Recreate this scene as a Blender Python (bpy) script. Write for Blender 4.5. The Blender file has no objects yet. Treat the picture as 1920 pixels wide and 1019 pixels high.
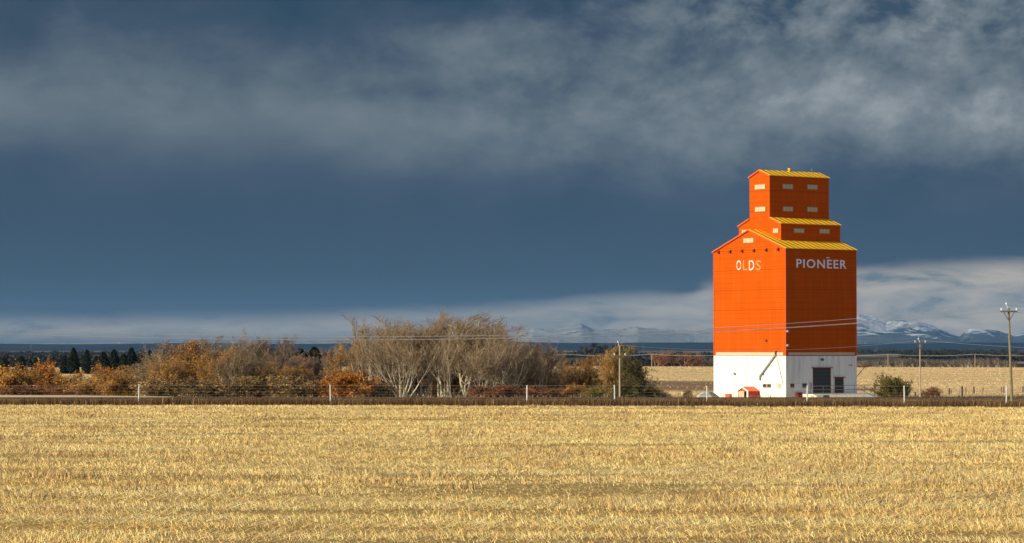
import bpy, bmesh, math, random
import numpy as np
from mathutils import Vector, Matrix
S = bpy.context.scene
COL = S.collection

# ------------------------------------------------------------------ camera, sun, world, exposure
CAMZ = 3.7
F = 4800.0                       # focal length in photo pixels (photo 1920 wide)
PITCH = math.atan(142.5 / F)
cam = bpy.data.cameras.new('camera')
cam.sensor_width = 36.0; cam.lens = 90.0; cam.clip_start = 0.5; cam.clip_end = 200000
camo = bpy.data.objects.new('camera', cam); COL.objects.link(camo)
camo.location = (0, 0, CAMZ); camo.rotation_euler = (math.pi / 2 + PITCH, 0, 0)
S.camera = camo
S.render.resolution_x = 1024; S.render.resolution_y = 543

SUN_AZ = math.radians(209.5)     # direction towards the sun, counter-clockwise from +X
SUN_EL = math.radians(21)
sun = bpy.data.lights.new('sun', 'SUN'); sun.energy = 5.0; sun.angle = math.radians(0.5)
sun.color = (1.0, 0.88, 0.65)
suno = bpy.data.objects.new('sun', sun); COL.objects.link(suno)
sd = Vector((math.cos(SUN_EL) * math.cos(SUN_AZ), math.cos(SUN_EL) * math.sin(SUN_AZ), math.sin(SUN_EL)))
suno.rotation_euler = sd.to_track_quat('Z', 'Y').to_euler()
S.view_settings.view_transform = 'Standard'; S.view_settings.look = 'None'
S.view_settings.exposure = 0.15; S.view_settings.gamma = 1.0
S.cycles.max_bounces = 5; S.cycles.diffuse_bounces = 2; S.cycles.glossy_bounces = 2
S.cycles.transparent_max_bounces = 6; S.cycles.volume_bounces = 0
S.cycles.use_denoising = True; S.cycles.denoiser = 'OPENIMAGEDENOISE'; S.cycles.denoising_prefilter = 'ACCURATE'


class NT:
    """small helper to write node maths"""
    def __init__(s, tree): s.t = tree; s.n = tree.nodes; s.l = tree.links
    def new(s, kind, **kw):
        n = s.n.new(kind)
        for k, v in kw.items(): setattr(n, k, v)
        return n
    def put(s, sock, v):
        if isinstance(v, bpy.types.NodeSocket): s.l.new(v, sock)
        elif isinstance(v, (tuple, list)):
            sock.default_value = tuple(v) + ((1.0,) if len(v) == 3 and len(sock.default_value) == 4 else ())
        else: sock.default_value = v
    def m(s, op, a, b=0.0, c=0.0, clamp=False):
        n = s.new('ShaderNodeMath', operation=op, use_clamp=clamp)
        s.put(n.inputs[0], a); s.put(n.inputs[1], b); s.put(n.inputs[2], c)
        return n.outputs[0]
    def step(s, x, a, b, lo=0.0, hi=1.0):
        n = s.new('ShaderNodeMapRange', interpolation_type='SMOOTHSTEP')
        s.put(n.inputs[0], x); s.put(n.inputs[1], a); s.put(n.inputs[2], b); s.put(n.inputs[3], lo); s.put(n.inputs[4], hi)
        return n.outputs[0]
    def vec(s, x, y, z):
        n = s.new('ShaderNodeCombineXYZ'); s.put(n.inputs[0], x); s.put(n.inputs[1], y); s.put(n.inputs[2], z)
        return n.outputs[0]
    def noise(s, v, scale, detail=4.0, rough=0.5, dist=0.0, color=False):
        n = s.new('ShaderNodeTexNoise'); s.put(n.inputs['Vector'], v)
        n.inputs['Scale'].default_value = scale; n.inputs['Detail'].default_value = detail
        n.inputs['Roughness'].default_value = rough; n.inputs['Distortion'].default_value = dist
        return n.outputs[1 if color else 0]
    def mix(s, f, a, b, mode='MIX'):
        n = s.new('ShaderNodeMix', data_type='RGBA', blend_type=mode)
        s.put(n.inputs[0], f); s.put(n.inputs[6], a); s.put(n.inputs[7], b)
        return n.outputs[2]
    def ramp(s, x, stops, interp='LINEAR'):
        n = s.new('ShaderNodeValToRGB'); s.put(n.inputs[0], x); r = n.color_ramp; r.interpolation = interp
        while len(r.elements) < len(stops): r.elements.new(0.5)
        for e, (p, c) in zip(r.elements, stops):
            e.position = p; e.color = (c, c, c, 1) if isinstance(c, (int, float)) else tuple(c) + (1,)
        return n.outputs[0]


w = bpy.data.worlds.new('World'); S.world = w; w.use_nodes = True
N = NT(w.node_tree); N.n.clear()
out = N.new('ShaderNodeOutputWorld'); bg = N.new('ShaderNodeBackground')
N.l.new(bg.outputs[0], out.inputs[0])
sky = N.new('ShaderNodeTexSky', sky_type='NISHITA'); sky.sun_disc = False
sky.sun_elevation = SUN_EL; sky.sun_rotation = math.pi / 2 - SUN_AZ
sky.air_density = 1.0; sky.dust_density = 1.5
tc = N.new('ShaderNodeTexCoord'); sep = N.new('ShaderNodeSeparateXYZ'); N.l.new(tc.outputs['Generated'], sep.inputs[0])
dx, dy, dz = sep.outputs
ys = N.m('MAXIMUM', dy, 0.15)
A = N.m('MULTIPLY_ADD', N.m('DIVIDE', dx, ys), 4.8, 0.96)        # bearing, 0..1.92 over the view
B = N.m('MULTIPLY_ADD', N.m('DIVIDE', dz, ys), -4.8, 0.652)      # height, 0.652 at the horizon, 0 at 7.7 degrees up
# slow billows that warp the cloud layers
v1 = N.vec(N.m('MULTIPLY', A, 1.0), N.m('MULTIPLY', B, 2.2), 0.3)
n1 = N.noise(v1, 2.1, 5, 0.5, 0.1)
n2 = N.noise(N.vec(N.m('MULTIPLY', A, 1.0), N.m('MULTIPLY', B, 1.5), 7.7), 5.2, 10, 0.60, 0.15)
n3 = N.noise(N.vec(N.m('ADD', A, N.m('MULTIPLY', B, 0.35)), N.m('MULTIPLY', B, 0.75), 3.1), 3.6, 10, 0.62, 0.12)
Bw = N.m('ADD', B, N.m('ADD', N.m('MULTIPLY_ADD', n1, 0.20, -0.10), N.m('MULTIPLY_ADD', n2, 0.07, -0.035)))
base = N.ramp(Bw, [(0.0, 0.12), (0.07, 0.20), (0.15, 0.46), (0.21, 0.62), (0.27, 0.46), (0.33, 0.17), (0.41, 0.06), (0.53, 0.03), (1.0, 0.05)], 'B_SPLINE')
right = N.step(A, 0.85, 1.45)
Bs = N.step(B, 0.38, 0.20)
lift = N.m('MULTIPLY', N.m('MULTIPLY', right, N.step(B, 0.17, 0.04)), N.step(n2, 0.30, 0.62, 0.05, 0.55))
wisp = N.m('MULTIPLY', N.m('MULTIPLY', right, Bs), N.step(n3, 0.36, 0.66))
topdark = N.m('MULTIPLY', N.m('MULTIPLY', N.step(A, 0.35, 0.6), N.step(A, 1.15, 0.85)), N.step(Bw, 0.15, 0.0))
lum = N.m('ADD', N.m('MAXIMUM', base, lift), N.m('MULTIPLY', wisp, 0.26))
lum = N.m('ADD', lum, N.m('MULTIPLY', N.m('MULTIPLY', N.m('SUBTRACT', n2, 0.5), N.step(A, 0.5, 1.3, 0.55, 1.6)), N.step(B, 0.44, 0.26, 0.10, 1.0)))
lum = N.m('SUBTRACT', lum, N.m('MULTIPLY', topdark, 0.12), clamp=True)
cloud = N.ramp(lum, [(0.0, (0.023, 0.056, 0.095)), (0.20, (0.046, 0.074, 0.118)), (0.45, (0.096, 0.130, 0.163)), (0.72, (0.165, 0.200, 0.228)), (1.0, (0.285, 0.315, 0.335))])
# the paler gap between cloud base and mountains
nh = N.noise(N.vec(N.m('MULTIPLY', A, 1.4), N.m('MULTIPLY', B, 6.0), 1.7), 3.6, 7, 0.58, 0.3)
edge = N.ramp(A, [(0.0, 0.594), (0.25, 0.590), (0.40, 0.578), (0.66, 0.548), (0.7, 0.53), (0.84, 0.50), (1.0, 0.485)])
edge.node.color_ramp.interpolation = 'EASE'
An = N.m('DIVIDE', A, 1.92); N.put(edge.node.inputs[0], An)
eb = N.m('ADD', edge, N.m('MULTIPLY_ADD', nh, 0.05, -0.025))
gap = N.step(N.m('SUBTRACT', B, eb), -0.012, 0.022)
gap = N.m('MULTIPLY', gap, N.step(N.m('ADD', B, N.m('MULTIPLY_ADD', nh, 0.05, -0.025)), 0.660, 0.622, 0.0, 1.0))
thick = N.ramp(nh, [(0.36, (0.12, 0.160, 0.19)), (0.45, (0.29, 0.285, 0.265)), (0.60, (0.44, 0.395, 0.34))])
thick = N.mix(N.step(A, 1.5, 0.9, 0.0, 0.38), thick, (0.10, 0.14, 0.175))
gapc = N.mix(N.step(B, 0.638, 0.66), thick, (0.085, 0.15, 0.225))
cloud = N.mix(gap, cloud, gapc)
lowb = N.step(B, 0.632, 0.66)
cloud = N.mix(N.m('MULTIPLY', lowb, 0.7), cloud, (0.06, 0.12, 0.20))
skyc = N.mix(1.0, sky.outputs[0], (0.085, 0.094, 0.108), 'MULTIPLY')
# broken pale cloud over the clear part of the sky (behind and beside the camera)
nb = N.noise(tc.outputs['Generated'], 3.0, 6, 0.55)
skyc = N.mix(N.step(nb, 0.45, 0.7, 0.0, 0.7), skyc, (0.42, 0.49, 0.60))
front = N.m('MULTIPLY', N.step(dy, 0.25, 0.75), N.step(dz, 0.95, 0.55))
col = N.mix(front, skyc, cloud)
N.l.new(col, bg.inputs[0]); bg.inputs[1].default_value = 1.0


# ------------------------------------------------------------------ helpers
def px(x, y, d):
    """world point at depth d (metres along +Y) seen at photo pixel x, y"""
    yu = (509.5 - y) / F; k = (x - 960) / F
    Y = math.cos(PITCH) - yu * math.sin(PITCH); Z = math.sin(PITCH) + yu * math.cos(PITCH)
    return Vector((k * d / Y, d, CAMZ + Z * d / Y))

_ZD = [(-200, 0), (150, 0), (165, 0), (176, -0.15), (200, -0.45), (222, -0.70), (230, -0.78), (245, -1.6), (270, -2.35), (300, -2.6), (340, -2.7), (600, -3.6), (1000, -5.1),
       (1480, -7.5), (1560, -9.5), (1700, -12), (3000, -12), (6000, -13), (12000, -14), (60000, -14)]
_zx = [a for a, b in _ZD]; _zz = [b for a, b in _ZD]
def gz(x, y):
    x = np.asarray(x, float); y = np.asarray(y, float)
    z = np.interp(y, _zx, _zz)
    far = np.clip((y - 320) / 600, 0, 1)
    z = z + far * (np.sin(x / 90 + 1.3) * np.cos(y / 210) * 0.45)
    z = z + np.clip((y - 60) / 400, 0, 1) * 0.0
    vf = np.clip((y - 1800) / 4000, 0, 1)
    return z + vf * (np.sin(x / 700 + y / 900) * 2.0 + np.sin(x / 310 - y / 1500 + 2) * 1.0)

def tag(o, label=None, cat=None, group=None, kind=None):
    if label: o['label'] = label
    if cat: o['category'] = cat
    if group: o['group'] = group
    if kind: o['kind'] = kind
    return o

def empty(name, loc=(0, 0, 0), rz=0.0):
    o = bpy.data.objects.new(name, None); COL.objects.link(o)
    o.location = loc; o.rotation_euler = (0, 0, rz); o.empty_display_size = 0.5
    return o

def link_mesh(name, me, mat, parent=None):
    if mat is not None and not me.materials: me.materials.append(mat)
    o = bpy.data.objects.new(name, me); COL.objects.link(o)
    if parent is not None: o.parent = parent
    return o

def np_mesh(name, verts, faces, smooth=False):
    """verts (n,3), faces (m,k) with k = 3 or 4, or a list of such arrays"""
    fl = faces if isinstance(faces, list) else [faces]
    me = bpy.data.meshes.new(name)
    verts = np.asarray(verts, np.float32)
    me.vertices.add(len(verts)); me.vertices.foreach_set('co', verts.ravel())
    loops = np.concatenate([f.ravel() for f in fl]).astype(np.int32)
    tot = np.concatenate([np.full(len(f), f.shape[1]) for f in fl]).astype(np.int32)
    st = np.concatenate([[0], np.cumsum(tot)[:-1]]).astype(np.int32)
    me.loops.add(len(loops)); me.loops.foreach_set('vertex_index', loops)
    me.polygons.add(len(tot)); me.polygons.foreach_set('loop_start', st)
    me.update(calc_edges=True)
    if smooth: me.polygons.foreach_set('use_smooth', np.ones(len(tot), bool))
    me.validate()
    return me

def set_color(me, cols, name='tint'):
    a = me.color_attributes.new(name, 'FLOAT_COLOR', 'POINT')
    c = np.ones((len(cols), 4), np.float32); c[:, :3] = cols
    a.data.foreach_set('color', c.ravel())

class MB:
    def __init__(s): s.v = []; s.f = []
    def box(s, x0, x1, y0, y1, z0, z1):
        n = len(s.v)
        s.v += [(x, y, z) for z in (z0, z1) for y in (y0, y1) for x in (x0, x1)]
        s.f += [tuple(n + i for i in q) for q in ((0, 2, 3, 1), (4, 5, 7, 6), (0, 1, 5, 4), (2, 6, 7, 3), (0, 4, 6, 2), (1, 3, 7, 5))]
        return s
    def prism(s, poly, a0, a1, axis='x'):
        """closed prism: poly of (p, z) points run along an axis"""
        n = len(s.v); k = len(poly)
        for a in (a0, a1):
            for p, z in poly: s.v.append((a, p, z) if axis == 'x' else (p, a, z))
        s.f.append(tuple(n + i for i in range(k))); s.f.append(tuple(n + k + i for i in reversed(range(k))))
        for i in range(k):
            j = (i + 1) % k; s.f.append((n + i, n + k + i, n + k + j, n + j))
        return s
    def tube(s, p0, p1, r0, r1=None, seg=8, cap=True):
        r1 = r0 if r1 is None else r1
        p0 = Vector(p0); p1 = Vector(p1); d = (p1 - p0).normalized()
        a = d.orthogonal().normalized(); b = d.cross(a); n = len(s.v)
        for p, r in ((p0, r0), (p1, r1)):
            for i in range(seg):
                t = 2 * math.pi * i / seg; s.v.append(tuple(p + (a * math.cos(t) + b * math.sin(t)) * r))
        for i in range(seg):
            j = (i + 1) % seg; s.f.append((n + i, n + j, n + seg + j, n + seg + i))
        if cap: s.f.append(tuple(n + i for i in reversed(range(seg)))); s.f.append(tuple(n + seg + i for i in range(seg)))
        return s
    def poly(s, pts, r, seg=5):
        for a, b in zip(pts[:-1], pts[1:]): s.tube(a, b, r, seg=seg, cap=False)
        return s
    def build(s, name, mat, parent=None, bevel=0.0, smooth=False):
        me = bpy.data.meshes.new(name); me.from_pydata([tuple(v) for v in s.v], [], s.f); me.update()
        bm = bmesh.new(); bm.from_mesh(me); bmesh.ops.recalc_face_normals(bm, faces=bm.faces)
        if bevel: bmesh.ops.bevel(bm, geom=list(bm.edges), offset=bevel, segments=1, affect='EDGES')
        bm.to_mesh(me); bm.free()
        if smooth:
            for p in me.polygons: p.use_smooth = True
        return link_mesh(name, me, mat, parent)

def mat(name, build, rough=0.8, spec=0.2):
    m = bpy.data.materials.new(name); m.use_nodes = True
    n = NT(m.node_tree); b = m.node_tree.nodes['Principled BSDF']
    b.inputs['Roughness'].default_value = rough; b.inputs['Specular IOR Level'].default_value = spec
    c = build(n, b)
    if c is not None: n.put(b.inputs['Base Color'], c)
    return m
def bump(n, b, h, dist=0.02, strength=0.6):
    bn = n.new('ShaderNodeBump'); bn.inputs['Strength'].default_value = strength; bn.inputs['Distance'].default_value = dist
    n.put(bn.inputs['Height'], h); n.l.new(bn.outputs[0], b.inputs['Normal'])
def obj_co(n): return n.new('ShaderNodeTexCoord').outputs['Object']
def geo_co(n): return n.new('ShaderNodeNewGeometry').outputs['Position']
def xyz(n, v):
    s = n.new('ShaderNodeSeparateXYZ'); n.put(s.inputs[0], v); return s.outputs
def simple(name, c, rough=0.8, spec=0.2, var=0.25, scale=3.0, metal=0.0):
    def f(n, b):
        b.inputs['Metallic'].default_value = metal
        k = n.noise(obj_co(n), scale, 5, 0.6)
        return n.mix(k, tuple(x * (1 - var) for x in c), tuple(min(1, x * (1 + var)) for x in c))
    return mat(name, f, rough, spec)

# ------------------------------------------------------------------ materials
def siding(name, c, dirt, line, pitch=0.30, metal_lines=True):
    def f(n, b):
        co = obj_co(n); x, y, z = xyz(n, co)
        fr = n.m('FRACT', n.m('DIVIDE', z, pitch))
        lap = n.m('SUBTRACT', 1.0, fr)
        bump(n, b, lap, 0.012, 0.5)
        st = n.noise(n.vec(n.m('MULTIPLY', x, 2.2), n.m('MULTIPLY', y, 2.2), n.m('MULTIPLY', z, 0.12)), 1.0, 6, 0.65)
        sheet = n.m('FLOOR', n.m('DIVIDE', z, 2.4))
        row = n.new('ShaderNodeTexWhiteNoise', noise_dimensions='2D')
        n.put(row.inputs['Vector'], n.vec(n.m('FLOOR', n.m('DIVIDE', n.m('ADD', n.m('ADD', x, y), n.m('MULTIPLY', sheet, 1.37)), 1.22)), sheet, 0))
        blot = n.noise(co, 0.35, 5, 0.6)
        f1 = n.step(st, 0.45, 0.8)
        c1 = n.mix(n.m('MULTIPLY', f1, 0.55), c, dirt)
        c1 = n.mix(n.m('MULTIPLY', row.outputs[0], 0.32), c1, tuple(q * 0.72 for q in c))
        c1 = n.mix(n.m('MULTIPLY', n.step(blot, 0.4, 0.7), 0.3), c1, tuple(q * 0.8 for q in c))
        gr = n.m('LESS_THAN', n.m('ABSOLUTE', n.m('SUBTRACT', n.m('FRACT', n.m('DIVIDE', z, 2.4)), 0.5)), 0.012)
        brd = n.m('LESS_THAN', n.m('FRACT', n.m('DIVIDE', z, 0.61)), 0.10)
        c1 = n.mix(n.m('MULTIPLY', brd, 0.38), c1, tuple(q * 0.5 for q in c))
        vj = n.m('LESS_THAN', n.m('FRACT', n.m('DIVIDE', n.m('ADD', n.m('ADD', x, y), n.m('MULTIPLY', sheet, 1.37)), 2.44)), 0.02)
        c1 = n.mix(n.m('MULTIPLY', vj, 0.3), c1, tuple(q * 0.5 for q in c))
        return n.mix(n.m('MULTIPLY', gr, line), c1, tuple(q * 0.45 for q in c))
    return mat(name, f, 0.9, 0.02)
M = {}
M['orange'] = siding('orange_siding', (0.51, 0.080, 0.004), (0.60, 0.140, 0.022), 0.8)
def _white(n, b):
    co = obj_co(n); x, y, z = xyz(n, co)
    st = n.noise(n.vec(n.m('MULTIPLY', x, 1.6), n.m('MULTIPLY', y, 1.6), n.m('MULTIPLY', z, 0.15)), 1.0, 7, 0.7)
    sp = n.noise(co, 5.0, 6, 0.7)
    d = n.m('MULTIPLY', n.step(st, 0.42, 0.75), n.step(z, 0.0, 5.3, 0.5, 1.0))
    c = n.mix(n.m('MULTIPLY', d, 0.75), (0.82, 0.80, 0.73), (0.44, 0.44, 0.42))
    c = n.mix(n.m('MULTIPLY', n.step(sp, 0.5, 0.75), 0.25), c, (0.5, 0.48, 0.42))
    q = n.m('FRACT', n.m('DIVIDE', n.m('ADD', x, y), 2.44))
    seam = n.m('LESS_THAN', q, 0.018)
    zz = n.m('LESS_THAN', n.m('ABSOLUTE', n.m('SUBTRACT', z, 2.05)), 0.03)
    c = n.mix(n.m('MULTIPLY', n.step(n.m('ADD', z, n.m('MULTIPLY', st, 1.2)), 1.9, 0.5), 0.55), c, (0.36, 0.30, 0.21))
    bump(n, b, n.m('ADD', n.m('MULTIPLY', q, 0.0), n.m('MULTIPLY', seam, -1.0)), 0.02)
    return n.mix(n.m('MULTIPLY', n.m('MAXIMUM', seam, zz), 0.4), c, (0.35, 0.34, 0.3))
M['white'] = mat('white_wall', _white, 0.7)
def _roof(n, b):
    co = obj_co(n); x, y, z = xyz(n, co)
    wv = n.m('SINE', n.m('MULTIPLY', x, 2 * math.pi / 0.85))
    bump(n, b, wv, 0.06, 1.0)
    st = n.noise(n.vec(n.m('MULTIPLY', x, 3.0), n.m('MULTIPLY', y, 0.5), z), 1.0, 6, 0.65)
    ru = n.noise(n.vec(n.m('MULTIPLY', x, 1.5), n.m('MULTIPLY', y, 1.5), z), 1.6, 6, 0.7)
    c = n.mix(n.step(st, 0.35, 0.7), (0.88, 0.43, 0.010), (0.95, 0.53, 0.028))
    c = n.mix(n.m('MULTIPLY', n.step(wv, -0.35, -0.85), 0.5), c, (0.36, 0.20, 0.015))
    return n.mix(n.m('MULTIPLY', n.step(ru, 0.6, 0.72), 0.8), c, (0.12, 0.07, 0.03))
M['roof'] = mat('yellow_metal_roof', _roof, 0.6, 0.12)
M['trim'] = simple('orange_trim', (0.60, 0.085, 0.02), 0.5, 0.3, 0.12)
M['red'] = simple('red_paint', (0.55, 0.03, 0.015), 0.5, 0.3, 0.15)
M['redroof'] = simple('orange_red_roof', (0.85, 0.11, 0.035), 0.5, 0.3, 0.15)
M['darkred'] = simple('dark_red_frame', (0.22, 0.02, 0.012), 0.6, 0.2, 0.2)
M['cream'] = simple('cream_trim', (0.80, 0.74, 0.6), 0.6, 0.3, 0.1)
M['panel'] = simple('fibreglass_panel', (0.50, 0.42, 0.25), 0.5, 0.3, 0.25, 6)
M['sash'] = simple('weathered_sash', (0.30, 0.24, 0.15), 0.8, 0.1, 0.2, 4)
M['belt'] = simple('weathered_board', (0.56, 0.44, 0.30), 0.9, 0.1, 0.35, 4)
M['dark'] = simple('dark_opening', (0.012, 0.016, 0.02), 0.35, 0.5, 0.3)
M['glass'] = simple('dusty_glass', (0.05, 0.045, 0.04), 0.15, 0.5, 0.5, 5)
M['steel'] = simple('galvanised_steel', (0.33, 0.34, 0.35), 0.45, 0.5, 0.2, 8, 0.3)
M['darksteel'] = simple('dark_steel', (0.10, 0.10, 0.10), 0.5, 0.4, 0.2, 8, 0.3)
M['vent'] = simple('vent_hood', (0.10, 0.02, 0.015), 0.6, 0.2)
M['concrete'] = simple('pale_concrete', (0.66, 0.60, 0.48), 0.9, 0.1, 0.2, 4)
M['gravel'] = simple('pale_gravel', (0.62, 0.55, 0.42), 0.95, 0.05, 0.3, 2)
M['sandy'] = simple('sandy_track', (0.60, 0.46, 0.27), 0.95, 0.05, 0.3, 2)
M['letter'] = simple('white_lettering', (0.80, 0.80, 0.82), 0.6, 0.2, 0.1)
def _worn(n, b):
    co = obj_co(n)
    k = n.noise(n.vec(n.m('MULTIPLY', xyz(n, co)[1], 2.4), xyz(n, co)[2], 0.0), 2.2, 7, 0.7)
    return n.mix(n.step(k, 0.46, 0.60), (0.78, 0.62, 0.50), (0.88, 0.22, 0.06))
M['letter_worn'] = mat('worn_lettering', _worn, 0.6)
def _worn2(n, b):
    co = obj_co(n)
    k = n.noise(n.vec(n.m('MULTIPLY', xyz(n, co)[1], 3.4), xyz(n, co)[2], 2.0), 2.2, 7, 0.7)
    return n.mix(n.step(k, 0.36, 0.52), (0.74, 0.42, 0.28), (0.88, 0.20, 0.045))
M['letter_gone'] = mat('mostly_peeled_lettering', _worn2, 0.6)
M['post'] = simple('white_fence_post', (0.60, 0.58, 0.55), 0.8, 0.1, 0.2, 6)
M['wire'] = simple('aluminium_wire', (0.80, 0.78, 0.72), 0.4, 0.5, 0.05)
M['fwire'] = simple('fence_wire', (0.42, 0.40, 0.37), 0.5, 0.4, 0.1)
M['pole'] = simple('treated_pole', (0.20, 0.17, 0.10), 0.9, 0.1, 0.35, 5)
M['polepale'] = simple('weathered_pole', (0.36, 0.29, 0.20), 0.9, 0.1, 0.25, 5)
M['arm'] = simple('dark_crossarm', (0.10, 0.09, 0.08), 0.9, 0.1)
M['insul'] = simple('glazed_insulator', (0.78, 0.80, 0.82), 0.2, 0.6, 0.05)
M['oldpost'] = simple('old_wood_post', (0.09, 0.075, 0.06), 0.9, 0.1)
M['asphalt'] = simple('asphalt', (0.060, 0.060, 0.062), 0.9, 0.1, 0.2, 1.0)

def _bark(n, b):
    co = obj_co(n); x, y, z = xyz(n, co)
    k = n.noise(n.vec(n.m('MULTIPLY', x, 3), n.m('MULTIPLY', y, 3), n.m('MULTIPLY', z, 1.5)), 1.6, 6, 0.7)
    return n.ramp(k, [(0.30, (0.12, 0.10, 0.07)), (0.40, (0.38, 0.33, 0.24)), (0.6, (0.60, 0.53, 0.40))])
M['bark'] = mat('pale_aspen_bark', _bark, 0.85, 0.1)
M['barkbrown'] = simple('brown_bark', (0.17, 0.115, 0.07), 0.9, 0.1, 0.4, 3)
def foliage(name, cols, trans=0.25):
    def f(n, b):
        co = obj_co(n)
        k = n.m('ADD', n.m('MULTIPLY', n.noise(co, 0.9, 3, 0.5), 0.6), n.m('MULTIPLY', n.noise(co, 9.0, 2, 0.5), 0.45))
        oi = n.new('ShaderNodeObjectInfo').outputs['Random']
        k = n.m('ADD', k, n.m('MULTIPLY_ADD', oi, 0.12, -0.06))
        st = [(0.36, cols[0]), (0.52, cols[1]), (0.66, cols[2])]
        c = n.ramp(k, st)
        n.put(b.inputs['Base Color'], c)
        tr = n.new('ShaderNodeBsdfTranslucent'); n.put(tr.inputs[0], c)
        mx = n.new('ShaderNodeMixShader'); mx.inputs[0].default_value = trans
        n.l.new(b.outputs[0], mx.inputs[1]); n.l.new(tr.outputs[0], mx.inputs[2])
        n.l.new(mx.outputs[0], n.n['Material Output'].inputs[0])
        return None
    return mat(name, f, 0.8, 0.1)
M['twig'] = foliage('bare_twigs', [(0.15, 0.105, 0.062), (0.27, 0.19, 0.115), (0.38, 0.285, 0.18)], 0.0)
M['twigpurple'] = foliage('purple_brown_twigs', [(0.13, 0.085, 0.065), (0.22, 0.15, 0.11), (0.30, 0.21, 0.15)], 0.0)
M['amber'] = foliage('amber_leaves', [(0.30, 0.135, 0.022), (0.53, 0.25, 0.036), (0.68, 0.37, 0.07)])
M['orangeleaf'] = foliage('orange_leaves', [(0.30, 0.10, 0.015), (0.56, 0.20, 0.022), (0.70, 0.32, 0.05)])
M['rust'] = foliage('rust_brown_leaves', [(0.19, 0.085, 0.022), (0.34, 0.155, 0.03), (0.46, 0.23, 0.05)])
M['olive'] = foliage('olive_leaves', [(0.07, 0.065, 0.010), (0.16, 0.14, 0.018), (0.32, 0.23, 0.04)])
M['darkgreen'] = foliage('dark_green_leaves', [(0.020, 0.025, 0.008), (0.055, 0.058, 0.012), (0.12, 0.10, 0.022)])
M['spruce'] = foliage('spruce_needles', [(0.006, 0.014, 0.012), (0.016, 0.028, 0.022), (0.035, 0.045, 0.03)], 0.1)
M['redshrub'] = foliage('red_brown_stems', [(0.12, 0.050, 0.025), (0.23, 0.095, 0.045), (0.33, 0.15, 0.07)], 0.1)
M['brownshrub'] = foliage('brown_stems', [(0.17, 0.105, 0.042), (0.31, 0.195, 0.075), (0.43, 0.28, 0.11)], 0.1)
M['fartree'] = foliage('distant_bare_crowns', [(0.085, 0.065, 0.055), (0.15, 0.115, 0.09), (0.22, 0.17, 0.13)], 0.0)
M['farred'] = foliage('distant_russet_crowns', [(0.14, 0.075, 0.05), (0.26, 0.13, 0.08), (0.34, 0.19, 0.11)], 0.0)
M['farwood'] = foliage('distant_dark_wood', [(0.010, 0.013, 0.013), (0.022, 0.025, 0.022), (0.05, 0.042, 0.032)], 0.0)

def attr_mat(name, rough=0.7, trans=0.06, spec=0.15):
    def f(n, b):
        a = n.new('ShaderNodeAttribute', attribute_name='tint')
        n.put(b.inputs['Base Color'], a.outputs[0])
        tr = n.new('ShaderNodeBsdfTranslucent'); n.put(tr.inputs[0], a.outputs[0])
        mx = n.new('ShaderNodeMixShader'); mx.inputs[0].default_value = trans
        n.l.new(b.outputs[0], mx.inputs[1]); n.l.new(tr.outputs[0], mx.inputs[2])
        n.l.new(mx.outputs[0], n.n['Material Output'].inputs[0])
    return mat(name, f, rough, spec)
M['straw'] = attr_mat('straw_blades')
M['dry'] = attr_mat('dry_grass_blades')

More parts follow.
